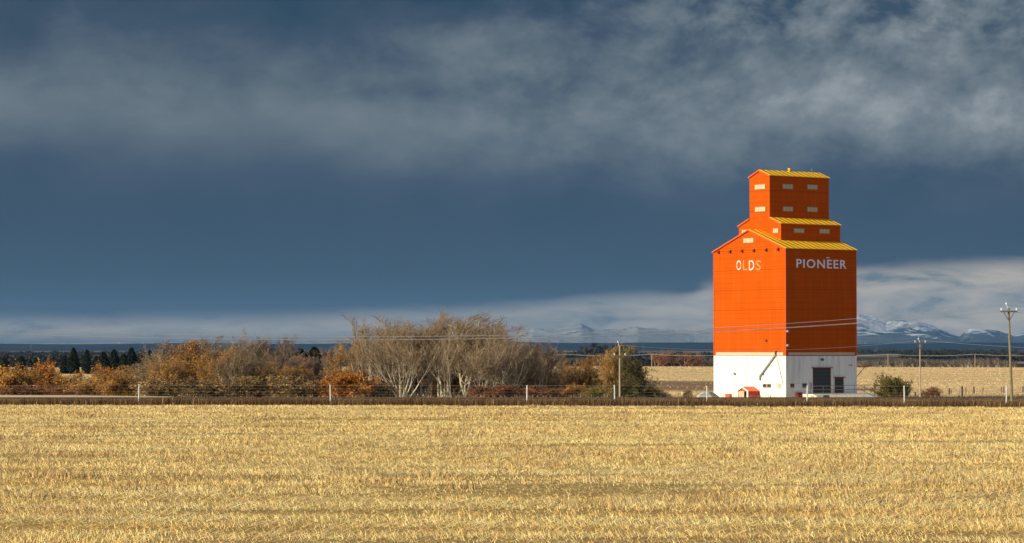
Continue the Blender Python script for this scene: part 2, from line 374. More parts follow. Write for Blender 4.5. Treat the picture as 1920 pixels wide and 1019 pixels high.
# ------------------------------------------------------------------ ground
ys_ = np.unique(np.concatenate([np.arange(-60, 340, 2.0), np.geomspace(340, 1800, 120), np.geomspace(1800, 60000, 90)]))
nx = 181
V = []; 
for y in ys_:
    hw = max(160, 0.9 * abs(y) + 160) if y > 0 else 160
    xs = np.linspace(-hw, hw, nx)
    z = gz(xs, np.full(nx, y))
    V.append(np.stack([xs, np.full(nx, y), z], 1))
V = np.concatenate(V); i = np.arange(nx - 1)
Fq = np.concatenate([np.stack([r * nx + i, r * nx + i + 1, (r + 1) * nx + i + 1, (r + 1) * nx + i], 1) for r in range(len(ys_) - 1)])
def _ground(n, b):
    co = geo_co(n); x, y, z = xyz(n, co)
    n1 = n.noise(co, 0.35, 6, 0.6); n2 = n.noise(co, 6.0, 5, 0.7)
    rows = n.noise(n.vec(n.m('MULTIPLY', x, 0.05), y, 0), 1.2, 5, 0.6)
    stub = n.mix(n.step(n2, 0.3, 0.7), (0.20, 0.125, 0.045), (0.52, 0.35, 0.13))
    stub = n.mix(n.m('MULTIPLY', n.step(rows, 0.45, 0.7), 0.3), stub, (0.22, 0.14, 0.055))
    brown = n.mix(n.step(n1, 0.35, 0.65), (0.17, 0.105, 0.05), (0.27, 0.18, 0.09))
    # fields behind
    n4 = n.noise(n.vec(n.m('MULTIPLY', x, 0.3), y, 0), 0.03, 7, 0.6)
    n5 = n.noise(n.vec(n.m('MULTIPLY', x, 0.15), y, 0), 0.25, 5, 0.6)
    tan = n.mix(n.step(n4, 0.35, 0.65), (0.62, 0.43, 0.20), (0.78, 0.57, 0.29))
    tan = n.mix(n.m('MULTIPLY', n.step(n5, 0.5, 0.7), 0.3), tan, (0.40, 0.27, 0.135))
    pad = n.mix(n.step(n1, 0.4, 0.62), (0.24, 0.16, 0.085), (0.50, 0.38, 0.22))
    # far plain: patchwork of fields, colours darkened in place of cloud shadow
    vor = n.new('ShaderNodeTexVoronoi', distance='CHEBYCHEV'); n.put(vor.inputs['Vector'], n.vec(n.m('MULTIPLY', x, 0.7), y, 0)); vor.inputs['Scale'].default_value = 0.0016
    vor.inputs['Randomness'].default_value = 0.7
    vs = n.new('ShaderNodeSeparateColor'); n.l.new(vor.outputs['Color'], vs.inputs[0])
    far = n.ramp(vs.outputs[0], [(0.0, (0.030, 0.035, 0.028)), (0.35, (0.06, 0.055, 0.04)), (0.50, (0.20, 0.145, 0.11)), (0.72, (0.06, 0.055, 0.045)), (0.86, (0.38, 0.28, 0.21))], 'CONSTANT')
    far = n.mix(n.m('MULTIPLY', n.noise(co, 0.01, 6, 0.7), 0.6), far, (0.04, 0.04, 0.035))
    edge = n.m('ADD', n.m('MULTIPLY_ADD', x, -0.133, 161.8), n.m('MULTIPLY_ADD', n1, 1.0, -0.5))
    c = n.mix(n.m('GREATER_THAN', y, edge), stub, brown)
    yj = n.m('ADD', y, n.m('MULTIPLY_ADD', n4, 60, -30))
    c = n.mix(n.m('GREATER_THAN', y, 236.0), c, pad)
    c = n.mix(n.step(yj, 322.0, 350.0), c, tan)
    # darker reddish-brown ground patch left of the tall building
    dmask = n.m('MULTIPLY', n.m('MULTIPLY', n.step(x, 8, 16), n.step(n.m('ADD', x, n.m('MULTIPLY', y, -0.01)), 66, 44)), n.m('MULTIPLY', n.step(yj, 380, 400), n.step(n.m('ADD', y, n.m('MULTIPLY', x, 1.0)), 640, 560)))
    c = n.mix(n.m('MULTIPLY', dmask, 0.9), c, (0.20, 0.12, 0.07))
    c = n.mix(n.m('GREATER_THAN', y, 1500.0), c, far)
    bump(n, b, n.m('ADD', n2, n.m('MULTIPLY', rows, 0.6)), 0.06, 0.8)
    return c
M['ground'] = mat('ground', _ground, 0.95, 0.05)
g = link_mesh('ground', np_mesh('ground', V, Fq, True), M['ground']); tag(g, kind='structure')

# road: asphalt sheet on its low bank
xs = np.linspace(-160, 160, 65)
rv = []; 
for x in xs:
    for y in (220.5, 222.5, 229.0, 230.5):
        rv.append((x, y, float(gz(x, y)) + 0.03))
rv = np.array(rv); rf = np.concatenate([np.stack([np.array([r * 4 + k, (r + 1) * 4 + k, (r + 1) * 4 + k + 1, r * 4 + k + 1]) for k in range(3)]) for r in range(64)])
tag(link_mesh('road', np_mesh('road', rv, rf), M['asphalt']), kind='structure')
# pale gravel track left of the trees
tv = []
for x in np.linspace(-75, -31, 30):
    e = max(0, (x + 40) / 12)
    for y, dzz in ((231.0, 0.0), (234.0, 0.16 * (1 - e))): tv.append((x, y, float(gz(x, 231)) + 0.02 + dzz))
tv = np.array(tv); tf = np.array([[r * 2, r * 2 + 2, r * 2 + 3, r * 2 + 1] for r in range(29)])
tag(link_mesh('gravel_track', np_mesh('gravel_track', tv, tf), M['sandy']), kind='structure')

# ------------------------------------------------------------------ hills and mountains
rng = np.random.default_rng(5)
def ridge_noise(x, seed, octs=6, base=1.0):
    r = np.random.default_rng(seed); out_ = np.zeros_like(x); a = 1.0; fq = base
    for o in range(octs):
        ph = r.uniform(0, 1000); xi = x * fq + ph; k = np.floor(xi).astype(int); t = xi - k; t = t * t * (3 - 2 * t)
        tab = r.uniform(-1, 1, 4096); out_ += a * (tab[k % 4096] * (1 - t) + tab[(k + 1) % 4096] * t); a *= 0.5; fq *= 2.1
    return out_
def hills(name, d0, d1, ytop_fn, m, seed, rows=14, nxx=260, rough=1.0):
    """range of hills between depths d0 and d1; ytop_fn(photo x) gives the skyline"""
    xpx = np.linspace(-700, 2700, nxx); V = []
    for r in range(rows):
        t = r / (rows - 1); d = d0 + (d1 - d0) * t
        prof = math.sin(min(1, t * 1.25) * math.pi / 2) if t < 0.8 else 1 - ((t - 0.8) / 0.2) ** 2 * 0.6
        top = CAMZ + (652 - ytop_fn(xpx)) * d1 * 0.93 / F
        X = (xpx - 960) * d / F
        jag = (ridge_noise(X / 900 + r * 0.37, seed, 5) * 0.13 + ridge_noise(X / 170 + t * 5.0, seed + 3, 4) * 0.06) * rough
        Z = -40 + (top + 40) * np.clip(prof * (1 + jag * (0.4 + t)), 0, 2)
        V.append(np.stack([X, np.full(nxx, d) + ridge_noise(X / 900, seed + r, 3) * (d1 - d0) * 0.02, Z], 1))
    V = np.concatenate(V); i = np.arange(nxx - 1)
    Fq = np.concatenate([np.stack([r * nxx + i, r * nxx + i + 1, (r + 1) * nxx + i + 1, (r + 1) * nxx + i], 1) for r in range(rows - 1)])
    return tag(link_mesh(name, np_mesh(name, V, Fq, True), m), kind='structure')
def _hill(n, b):
    co = geo_co(n)
    k = n.noise(co, 0.0012, 6, 0.6)
    return n.ramp(k, [(0.35, (0.010, 0.020, 0.032)), (0.55, (0.018, 0.032, 0.048)), (0.68, (0.035, 0.045, 0.055))])  # dark woodland tones also carry the cloud shadow lying over the hills
M['hill'] = mat('wooded_hills', _hill, 0.95, 0.0)
def _mount(n, b):
    co = geo_co(n); x, y, z = xyz(n, co)
    k = n.noise(n.vec(x, n.m('MULTIPLY', y, 0.4), n.m('MULTIPLY', z, 3)), 0.0032, 9, 0.64, 1.2)
    nrm = xyz(n, n.new('ShaderNodeNewGeometry').outputs['Normal'])
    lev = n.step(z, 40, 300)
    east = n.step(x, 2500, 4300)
    s = n.m('MULTIPLY', n.step(n.m('ADD', k, n.m('MULTIPLY_ADD', lev, 0.34, -0.17)), 0.47, 0.56), n.m('MULTIPLY_ADD', east, 0.85, 0.15))  # snow thinned away from the east end, painting in cloud shading
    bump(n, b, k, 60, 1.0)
    return n.mix(s, n.mix(east, (0.21, 0.23, 0.245), (0.045, 0.068, 0.095)), (0.46, 0.49, 0.53))  # rock paled away from the east end, haze painted into its colour
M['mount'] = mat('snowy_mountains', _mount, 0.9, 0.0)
hills('foothills', 14000, 19000, lambda p: 643.5 + 1.8 * np.sin(p / 210 + 0.6) + 1.2 * np.sin(p / 77), M['hill'], 11, rough=0.25)
_mx = [-700, 0, 700, 960, 1000, 1035, 1060, 1090, 1115, 1140, 1165, 1195, 1220, 1260, 1300, 1350, 1420, 1500, 1560, 1600, 1612, 1635, 1660, 1690, 1720, 1750, 1780, 1800, 1822, 1850, 1880, 1900, 1940, 2100, 2700]
_my = [646, 644, 640, 634, 618, 614, 612, 607, 615, 617, 616, 609, 613, 618, 620, 612, 606, 600, 590, 585, 586, 593, 601, 600, 601, 611, 626, 631, 617, 616, 628, 632, 622, 600, 610]
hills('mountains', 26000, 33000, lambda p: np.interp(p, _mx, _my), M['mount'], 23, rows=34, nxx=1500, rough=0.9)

# ------------------------------------------------------------------ grain elevator
PHI = math.radians(34.0); EX, EY, EZ = 32.3, 302.0, -2.6
WL, WR = 13.65, 11.07; CY = WL / 2
ZB, ZE = 5.3, 18.0; SL = 0.355; ZR = ZE + CY * SL
R3 = Matrix.Rotation(PHI, 3, 'Z'); O3 = Vector((EX, EY, EZ))
def on_face(x, y, axis, c=0.0):
    """point in elevator space where the ray of photo pixel x, y meets the wall plane axis = c"""
    p = R3.transposed() @ (px(x, y, 100) - O3); q = R3.transposed() @ (Vector((0, 0, CAMZ)) - O3)
    k = 0 if axis == 'x' else 1; t = (c - q[k]) / (p[k] - q[k]); return q + (p - q) * t
el = empty('grain_elevator', (EX, EY, EZ), PHI)
tag(el, 'tall orange stepped grain elevator with yellow roofs and white base', 'grain elevator')
MB().box(0, WR, 0, WL, -1.0, ZB).build('base_wall', M['white'], el)
mw = MB().prism([(0.03, ZB), (WL - 0.03, ZB), (WL - 0.03, ZE), (CY, ZR), (0.03, ZE)], 0.03, WR - 0.03).build('wall', M['orange'], el)
# sheet-metal corner trim and skirt on the big wall
for (x, y) in ((0.03, 0.03), (0.03, WL - 0.03), (WR - 0.03, 0.03)):
    MB().box(x - 0.05, x + 0.05, y - 0.05, y + 0.05, ZB + 0.02, ZE - 0.03).build('corner_trim', M['trim'], mw)
a = on_face(1343, 664, 'x'); b_ = on_face(1469, 664, 'x')
MB().box(-0.05, 0.028, b_.y, a.y, ZB + 0.06, ZB + 0.42).build('belt_board', M['belt'], mw)
a = on_face(1478, 664, 'y'); b_ = on_face(1602, 664, 'y')
MB().box(a.x, b_.x, -0.05, 0.028, ZB + 0.10, ZB + 0.42).build('belt_board', M['belt'], mw)

def gable_roof(parent, x0, x1, cy, half, ze, slope, over=0.14, t=0.08, name='roof', inner=0.0):
    """two thin corrugated slopes; cut = (x, half width) of the tier standing in it"""
    mb = MB()
    for s in (-1, 1):
        def pt(d, z): return (cy + s * d, z)
        o = half + over; zo = ze - over * slope
        zr = ze + half * slope
        zi = zr - inner * slope; mb.prism([pt(inner, zi + 0.02), pt(o, zo + 0.02), pt(o, zo + 0.02 + t), pt(inner, zi + 0.02 + t)], x0 - over, x1 + over)
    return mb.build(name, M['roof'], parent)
def fascia(parent, x0, cy, half, ze, slope, over=0.14, inner=0.0):
    o = half + over; zo = ze - over * slope; zr = ze + half * slope
    for s in (-1, 1):
        mb = MB()
        zi = zr - inner * slope; mb.prism([(cy + s * inner, zi - 0.10), (cy + s * (o + 0.01), zo - 0.10), (cy + s * (o + 0.01), zo + 0.07), (cy + s * inner, zi + 0.07)], x0 - over - 0.04, x0 - over - 0.003)
        mb.build('fascia', M['trim'], parent)
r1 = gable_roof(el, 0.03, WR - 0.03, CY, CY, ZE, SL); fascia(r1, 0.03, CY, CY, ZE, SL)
X2 = 1.70; H2 = 3.98; Z2 = 21.1
X3 = 1.70; H3 = 1.90; Z3 = 26.95; SL3 = 0.38
mt = MB().prism([(CY - H2, 18.2), (CY + H2, 18.2), (CY + H2, Z2), (CY, Z2 + H2 * 0.37), (CY - H2, Z2)], X2, WR - 0.04).build('middle_tier', M['orange'], el)
r2 = gable_roof(el, X2, WR - 0.03, CY, H2, Z2, 0.37, over=0.12, inner=1.9); 
fascia(r2, X2, CY, H2, Z2, 0.37, over=0.12, inner=1.91)
tw = MB().prism([(CY - H3, 20.8), (CY + H3, 20.8), (CY + H3, Z3), (CY, Z3 + H3 * SL3), (CY - H3, Z3)], X3 - 0.005, WR - 0.02).build('cupola', M['orange'], el)
r3 = gable_roof(el, X3 - 0.005, WR - 0.02, CY, H3, Z3, SL3, over=0.12); fascia(r3, X3 - 0.005, CY, H3, Z3, SL3, over=0.12)
# seam down the cupola front
MB().box(X3 - 0.025, X3 - 0.008, CY - 0.03, CY + 0.03, 20.6, Z3 + H3 * SL3 - 0.2).build('seam_strip', M['trim'], tw)
# ridge vent, aerial
v = on_face(1480.5, 320, 'y', CY); zt = Z3 + H3 * SL3
MB().tube((v.x, CY, zt), (v.x, CY, zt + 0.30), 0.15, seg=12).tube((v.x, CY, zt + 0.30), (v.x, CY, zt + 0.44), 0.24, 0.20, seg=12).build('ridge_vent', M['roof'], r3)
v = on_face(1522, 318, 'y', CY)
MB().tube((v.x, CY, zt), (v.x, CY, zt + 0.62), 0.02, seg=5).tube((v.x - .2, CY, zt + 0.45), (v.x + .2, CY, zt + 0.45), 0.015, seg=5).build('aerial', M['steel'], r3)

def panel_on(axis, c, x0, x1, y0, y1, parent, name='window', m='panel', depth=0.05, frame=0.04, inset=None):
    """panel on a wall plane given by photo pixels of its edges; +depth towards the outside"""
    xm = (x0 + x1) / 2; ym = (y0 + y1) / 2
    a = on_face(x0, ym, axis, c); b = on_face(x1, ym, axis, c); t = on_face(xm, y0, axis, c); bt = on_face(xm, y1, axis, c)
    z1, z0 = t.z, bt.z; k = 1 if axis == 'x' else 0; u0, u1 = sorted((a[k], b[k]))
    mb = MB(); fr = MB()
    bars = [(u0, u1, z0, z0 + frame), (u0, u1, z1 - frame, z1), (u0, u0 + frame, z0 + frame, z1 - frame), (u1 - frame, u1, z0 + frame, z1 - frame)]
    if axis == 'x':
        mb.box(c - depth, c + 0.02, u0 + frame, u1 - frame, z0 + frame, z1 - frame)
        for q in bars: fr.box(c - depth - 0.02, c + 0.02, *q)
    else:
        mb.box(u0 + frame, u1 - frame, c - depth, c + 0.02, z0 + frame, z1 - frame)
        for q in bars: fr.box(q[0], q[1], c - depth - 0.02, c + 0.02, q[2], q[3])
    o = mb.build(name, M[m], parent)
    return o, fr, (u0, u1, z0, z1)
def window(axis, c, x0, x1, y0, y1, parent, m='panel', fm='sash'):
    o, fr, r = panel_on(axis, c, x0, x1, y0, y1, parent, 'window', m, frame=0.05)
    for k in (1, 2):
        u = r[0] + (r[1] - r[0]) * k / 3
        if m == 'panel' and r[1] - r[0] > 1.0:
            if axis == 'x': fr.box(c - 0.06, c + 0.01, u - 0.025, u + 0.025, r[2] + 0.052, r[3] - 0.052)
            else: fr.box(u - 0.025, u + 0.025, c - 0.06, c + 0.01, r[2] + 0.052, r[3] - 0.052)
    f_ = fr.build('frame', M[fm], o if parent is el else o)
    return o, r
XC = X3 - 0.005
# translucent panels: front of the cupola, its side, the middle tier and the big gable
for (x0, x1, y0, y1) in ((1415.5, 1435.5, 346, 355.5), (1416, 1436, 388, 397.5)): window('x', XC, x0, x1, y0, y1, el)
for (x0, x1, y0, y1) in ((1467, 1486.5, 345.5, 355), (1513, 1532.5, 346.5, 356), (1467.5, 1486.5, 387.5, 397), (1513, 1532.5, 388.5, 398)): window('y', CY - H3, x0, x1, y0, y1, el)
for (x0, x1, y0, y1) in ((1449.5, 1460, 428.5, 437.5), (1391, 1402, 431, 440)): window('x', X2, x0, x1, y0, y1, el)
for (x0, x1, y0, y1) in ((1488, 1507.5, 428.5, 437.5), (1536, 1555, 429.5, 438.5)): window('y', CY - H2, x0, x1, y0, y1, el)
window('x', 0.03, 1394, 1413.5, 446.5, 456, el)
# six vent hoods under the big gable
for vx in (1348.3, 1370, 1392.3, 1414.5, 1437.6, 1460):
    vy = 472.8 - (vx - 1348) / 112 * 5.4
    p = on_face(vx, vy, 'x', 0.03)
    h = MB().prism([(-0.24, -0.16), (0.03, -0.16), (0.03, 0.18)], p.y - 0.15, p.y + 0.15, 'y')
    h.v = [(a_[0], a_[1], a_[2] + p.z) for a_ in h.v]
    h.build('vent_hood', M['vent'], el)

def text_mesh(txt, width, height, bold=0.03):
    cu = bpy.data.curves.new('txt', 'FONT'); cu.body = txt; cu.size = 1.0; cu.offset = bold; cu.space_character = 1.14; cu.resolution_u = 3
    cu.extrude = 0.01
    o = bpy.data.objects.new('txt', cu); COL.objects.link(o)
    dg = bpy.context.evaluated_depsgraph_get(); me = bpy.data.meshes.new_from_object(o.evaluated_get(dg))
    bpy.data.objects.remove(o); bpy.data.curves.remove(cu)
    co = np.array([v.co[:] for v in me.vertices]); lo = co.min(0); hi = co.max(0)
    for v in me.vertices:
        v.co.x = (v.co.x - lo[0]) / (hi[0] - lo[0]) * width; v.co.y = (v.co.y - lo[1]) / (hi[1] - lo[1]) * height
    return me
def letters(txt, axis, c, x0, x1, y0, y1, m, name='lettering', bold=0.03):
    a = on_face(x0, y0, axis, c); b = on_face(x1, y1, axis, c)
    k = 1 if axis == 'x' else 0
    me = text_mesh(txt, abs(b[k] - a[k]), a.z - b.z, bold)
    o = link_mesh(name, me, M[m], el)
    if axis == 'y':
        for v in me.vertices: v.co = (a.x + v.co.x, c - 0.03 - v.co.z, b.z + v.co.y)
    else:
        for v in me.vertices: v.co = (c - 0.03 - v.co.z, a.y - v.co.x, b.z + v.co.y)
    me.update(); return o
pl = letters('PIONEER', 'y', 0.03, 1493, 1587, 485.8, 504.6, 'letter', bold=0.012)
tag(pl, 'white painted PIONEER lettering')
p = on_face(1553, 486.5, 'y', 0.03); MB().box(p.x - 0.30, p.x + 0.16, -0.015, 0.02, p.z + 0.12, p.z + 0.24).build('lettering_mark', M['letter'], pl)
for ch, x0, x1, mm in (('O', 1381, 1390.2, 'letter_worn'), ('L', 1393.5, 1401.5, 'letter_gone'), ('D', 1404.5, 1414.5, 'letter_worn'), ('S', 1417.5, 1427, 'letter_gone')):
    o = letters(ch, 'x', 0.03, x0, x1, 488.5, 507.0, mm, 'letter', 0.008)
    tag(o, 'worn white letter %s' % ch if mm == 'letter_worn' else 'peeling and nearly gone letter %s' % ch)

# base, left face: windows, porch, box, spout
window('x', 0.0, 1430.5, 1438.2, 720, 727.5, el, 'glass', 'belt'); window('x', 0.0, 1438.8, 1446.5, 720, 727.5, el, 'glass', 'belt')
window('x', 0.0, 1458, 1465, 720, 728, el, 'belt', 'belt')
for (x, y) in ((1379, 701.5), (1431.5, 701.5), (1437.3, 639)):
    p = on_face(x, y, 'x', 0.0); MB().tube((0.03, p.y, p.z), (-0.22, p.y, p.z), 0.10, 0.13, seg=8).build('wall_lamp', M['darksteel'], el)
p = on_face(1368, 744, 'x', 0.0)
o = MB().box(-0.35, 0.0, p.y - 0.42, p.y + 0.42, -0.6, p.z + 0.32).build('cabinet', M['trim'], el)
# spout: grey pipe swinging down from a bracket, its rope beside it
tp = on_face(1454.3, 665, 'x', -0.16); bt = on_face(1424.5, 706, 'x', -0.16)
sp = MB().poly([tp, bt], 0.11, 8).poly([bt, (bt.x, bt.y + 0.05, bt.z - 0.45)], 0.12, 8).build('spout', M['steel'], el)
MB().box(-0.26, -0.02, tp.y - 0.06, tp.y + 0.06, tp.z - 0.08, tp.z + 0.4).build('spout_bracket', M['darksteel'], sp)
re = on_face(1467.5, 719, 'x', -0.05); MB().poly([tp, re], 0.035, 5).build('rope', M['steel'], sp)
# porch over the side door
q0 = on_face(1384, 735, 'x', -1.6); q1 = on_face(1403.5, 735, 'x', -1.6)
yb, ya = q0.y, q1.y; PD = 1.6
pe = empty('porch', (0, 0, 0)); pe.parent = el
zt_ = on_face(1393, 734.0, 'x', -1.6).z; zp = on_face(1393, 727.0, 'x', -1.6).z; cyp = (ya + yb) / 2
MB().box(-PD, -0.003, ya, ya + 0.10, -0.6, zt_).build('side_wall', M['red'], pe)
MB().box(-PD, -0.003, yb - 0.10, yb, -0.6, zt_).build('side_wall', M['red'], pe)
MB().box(-PD - 0.0, -PD + 0.1, ya + 0.1, ya + 0.36, -0.6, zt_).build('post', M['cream'], pe)
MB().box(-PD + 0.0, -PD + 0.1, yb - 1.10, yb - 0.10, -0.6, zt_).build('door', M['belt'], pe)
MB().prism([(ya, zt_ + 0.01), (yb, zt_ + 0.01), (cyp, zp)], -PD, -PD + 0.08).build('gable', M['redroof'], pe)
rr = MB()
for s, e in ((-1, ya), (1, yb)):
    rr.prism([(cyp, zp + 0.02), (e + s * 0.16, zt_ - 0.03), (e + s * 0.16, zt_ + 0.06), (cyp, zp + 0.12)], -PD - 0.15, -0.004)
ro = rr.build('roof', M['redroof'], pe)
rr = MB()
for s, e in ((-1, ya), (1, yb)):
    rr.prism([(cyp, zp - 0.04), (e + s * 0.18, zt_ - 0.12), (e + s * 0.18, zt_ + 0.06), (cyp, zp + 0.13)], -PD - 0.21, -PD - 0.153)
rr.build('fascia', M['cream'], ro)

# base, right face: doors, windows, lamp, boxes
def opening(x0, x1, y0, y1, name):
    o, fr, (u0, u1, z0, z1) = panel_on('y', 0.0, x0, x1, y0, y1, el, name, 'dark', depth=0.02, frame=0.07)
    fr.box(u0 - 0.2, u1 + 0.2, -0.16, 0.0, z1 + 0.003, z1 + 0.08)
    fr.build('frame', M['darkred'], o)
    if name == 'roller_door':
        s_ = MB()
        for k in range(8): s_.box(u0 + 0.12, u1 - 0.12, -0.036, -0.021, z0 + 0.3 + k * 0.42, z0 + 0.33 + k * 0.42)
        s_.build('slat', M['darksteel'], o)
    return o
opening(1524, 1557.5, 690.5, 741, 'roller_door'); opening(1565, 1581.5, 708.5, 741, 'door')
window('y', 0.0, 1480.5, 1489, 719.5, 727.5, el, 'glass', 'belt'); window('y', 0.0, 1504, 1512, 719, 727.5, el, 'glass', 'steel')
p = on_face(1540, 674.5, 'y', 0.0)
MB().tube((p.x, 0, p.z), (p.x, -0.3, p.z), 0.12, 0.17, seg=10).build('wall_lamp', M['darksteel'], el)
for (x, y) in ((1475.5, 621.5), (1475.5, 648)):
    p = on_face(x, y, 'y', -0.05); MB().box(p.x - 0.08, p.x + 0.14, -0.3, 0.0, p.z - 0.13, p.z + 0.13).build('floodlight', M['steel'], el, 0.03)
for x in (1592.3, 1596):
    p = on_face(x, 685, 'y', 0.0); MB().tube((p.x, 0, p.z), (p.x, -0.12, p.z), 0.06, seg=6).build('bracket', M['darksteel'], el)
for x0, x1 in ((1495, 1499.3), (1500.5, 1505)):
    a = on_face(x0, 736, 'y', -0.3); b = on_face(x1, 743, 'y', -0.3)
    MB().box(a.x, b.x, -0.3, 0.0, b.z - 0.1, a.z).build('red_hatch', M['darkred'], el, 0.02)
p = on_face(1520, 723, 'y', 0.0); MB().box(p.x - 0.1, p.x + 0.1, -0.15, 0, p.z - 0.5, p.z + 0.25).build('electric_box', M['steel'], el, 0.02)
p = on_face(1500, 700, 'y', 0.0)
MB().tube((on_face(1519, 700, 'y').x, -0.05, on_face(1519, 716, 'y').z), (on_face(1519, 700, 'y').x, -0.05, on_face(1519, 745, 'y').z), 0.035, seg=6).build('conduit', M['steel'], el)
# small awning on the far end
z_aw = on_face(1606, 688, 'y').z
aw = MB().box(WR + 0.003, WR + 1.9, 0.1, 2.0, z_aw - 0.07, z_aw + 0.05).build('awning', M['red'], el)
MB().tube((WR + 1.4, 0.2, z_aw - 0.06), (WR + 0.01, 0.2, z_aw - 1.35), 0.04, seg=6).tube((WR + 1.4, 1.8, z_aw - 0.06), (WR + 0.01, 1.8, z_aw - 1.35), 0.04, seg=6).build('brace', M['darksteel'], aw)

# loading dock along the right face, with its rail and steps
dz_ = on_face(1540, 739.3, 'y', -2.2).z
dk = empty('loading_dock', (EX, EY, EZ), PHI); tag(dk, 'low pale concrete loading dock with steel railing below the dark doors', 'loading dock')
xd0 = on_face(1524, 741, 'y', -2.2).x; 
MB().box(xd0, WR + 1.0, -2.3, -0.22, -0.8, dz_).build('platform', M['concrete'], dk, 0.03)
rampb = MB(); n0 = 0
rampb.v = [(xd0, -2.3, dz_ - 0.02), (WR + 0.4, -2.3, dz_ - 0.02), (WR + 0.4, -4.6, -0.35), (xd0 + 0.6, -4.6, -0.35), (xd0, -2.3, -0.8), (WR + 0.4, -2.3, -0.8)]
rampb.f = [(0, 1, 2, 3), (0, 3, 4), (1, 5, 2), (4, 3, 2, 5), (0, 4, 5, 1)]
rampb.build('ramp', M['concrete'], dk)
rl = MB(); rp = [xd0 + 0.05 + k * 1.62 for k in range(9)]
zr_ = dz_ + 1.0
for x in rp: rl.tube((x, -2.15, dz_ - 0.02), (x, -2.15, zr_), 0.035, seg=6)
for z in (zr_, dz_ + 0.5): rl.tube((rp[0], -2.15, z), (WR + 2.5, -2.15, z), 0.03, seg=6)
rl.build('railing', M['darksteel'], dk)
st = MB(); xs0 = WR - 1.6
st.tube((xs0, -2.4, zr_), (xs0 + 1.5, -3.3, zr_ - 0.9), 0.035, seg=6).tube((xs0, -2.4, dz_ + 0.5), (xs0 + 1.5, -3.3, dz_ - 0.4), 0.03, seg=6)
st.tube((xs0 + 1.5, -3.3, zr_ - 0.9), (xs0 + 1.5, -3.3, dz_ - 0.9), 0.03, seg=6)
st.build('handrail', M['darksteel'], dk)
a = on_face(1537.5, 741, 'y', -5.2); b = on_face(1549, 746, 'y', -5.2)
tk = MB().box(a.x, b.x, -5.8, -4.8, -0.5, a.z).build('storage_bin', simple('teal_grey_metal', (0.12, 0.16, 0.16)), None, 0.05)
tk.location = (EX, EY, EZ); tk.rotation_euler = (0, 0, PHI); tag(tk, 'low dark teal metal bin standing before the loading dock', 'bin')
# gravel banks beside the building
def bank(name, pts, top, label):
    """low heap: outline of ground points raised towards its middle"""
    c = Vector((sum(p[0] for p in pts) / len(pts), sum(p[1] for p in pts) / len(pts), 0)); V = []; Fc = []
    rings = [1.0, 0.75, 0.5, 0.25, 0.0]; k = 28; r_ = random.Random(3)
    for t in rings:
        for i_ in range(k):
            s_ = i_ / k * len(pts); j = int(s_); f_ = s_ - j; A_ = Vector(pts[j]); B_ = Vector(pts[(j + 1) % len(pts)]); P = A_.lerp(B_, f_)
            x = c.x + (P.x - c.x) * t; y = c.y + (P.y - c.y) * t
            V.append((x, y, float(gz(x, y)) - 0.3 + (0.3 + top) * (1 - t ** 2) ** 0.8 + r_.uniform(-.04, .04)))
    for a_ in range(len(rings) - 1):
        for i_ in range(k):
            j = (i_ + 1) % k; Fc.append([a_ * k + i_, a_ * k + j, (a_ + 1) * k + j, (a_ + 1) * k + i_])
    return link_mesh(name, np_mesh(name, np.array(V), np.array(Fc), True), M['gravel'])
P_ = lambda x, d: (px(x, 700, d).x, d)
o = bank('gravel_bank', [P_(1296, 262) + (0,), P_(1345, 262) + (0,), P_(1356, 300) + (0,), P_(1300, 300) + (0,)], 1.35, ''); tag(o, kind='structure')
o = bank('gravel_bank', [P_(1600, 294) + (0,), P_(1645, 294) + (0,), P_(1645, 308) + (0,), P_(1612, 308) + (0,)], 0.2, ''); tag(o, kind='structure')

# ------------------------------------------------------------------ front fence: white posts with thin page wire
fn = empty('wire_fence', (0, 169, 0)); tag(fn, 'page wire fence with thin white posts along the stubble field edge', 'fence')
posts = [(-190, 756.3, 722), (260, 757.3, 721), (620, 757.5, 722), (988, 759, 722.5), (1153, 760, 722), (1326, 760.5, 724), (1513, 761, 723.5), (1696, 761.5, 723.5), (1887, 762, 723), (2080, 762.5, 723)]
rngp = random.Random(8); tops = []
for (x, yb_, yt) in posts:
    d = 3.75 * F / (yb_ - 652); b = px(x, yb_, d); t = px(x + rngp.uniform(-1, 1), yt, d)
    z0 = float(gz(b.x, d)) - 0.25
    o = MB().tube((b.x, b.y - 169, z0), (t.x, t.y - 169, t.z), 0.048, 0.044, seg=10).build('post', M['post'], fn)
    tops.append((Vector((b.x, b.y - 169, z0 + 0.25)), Vector((t.x, t.y - 169, t.z))))
wr = MB()
for (b0, t0), (b1, t1) in zip(tops[:-1], tops[1:]):
    for h in (0.97, 0.8, 0.64, 0.5, 0.37, 0.25):
        wr.poly([b0.lerp(t0, h), (b0.lerp(t0, h) + b1.lerp(t1, h)) / 2 - Vector((0, 0, 0.015)), b1.lerp(t1, h)], 0.0022 if h < 0.9 else 0.0035, 4)
wr.build('wire', M['fwire'], fn)

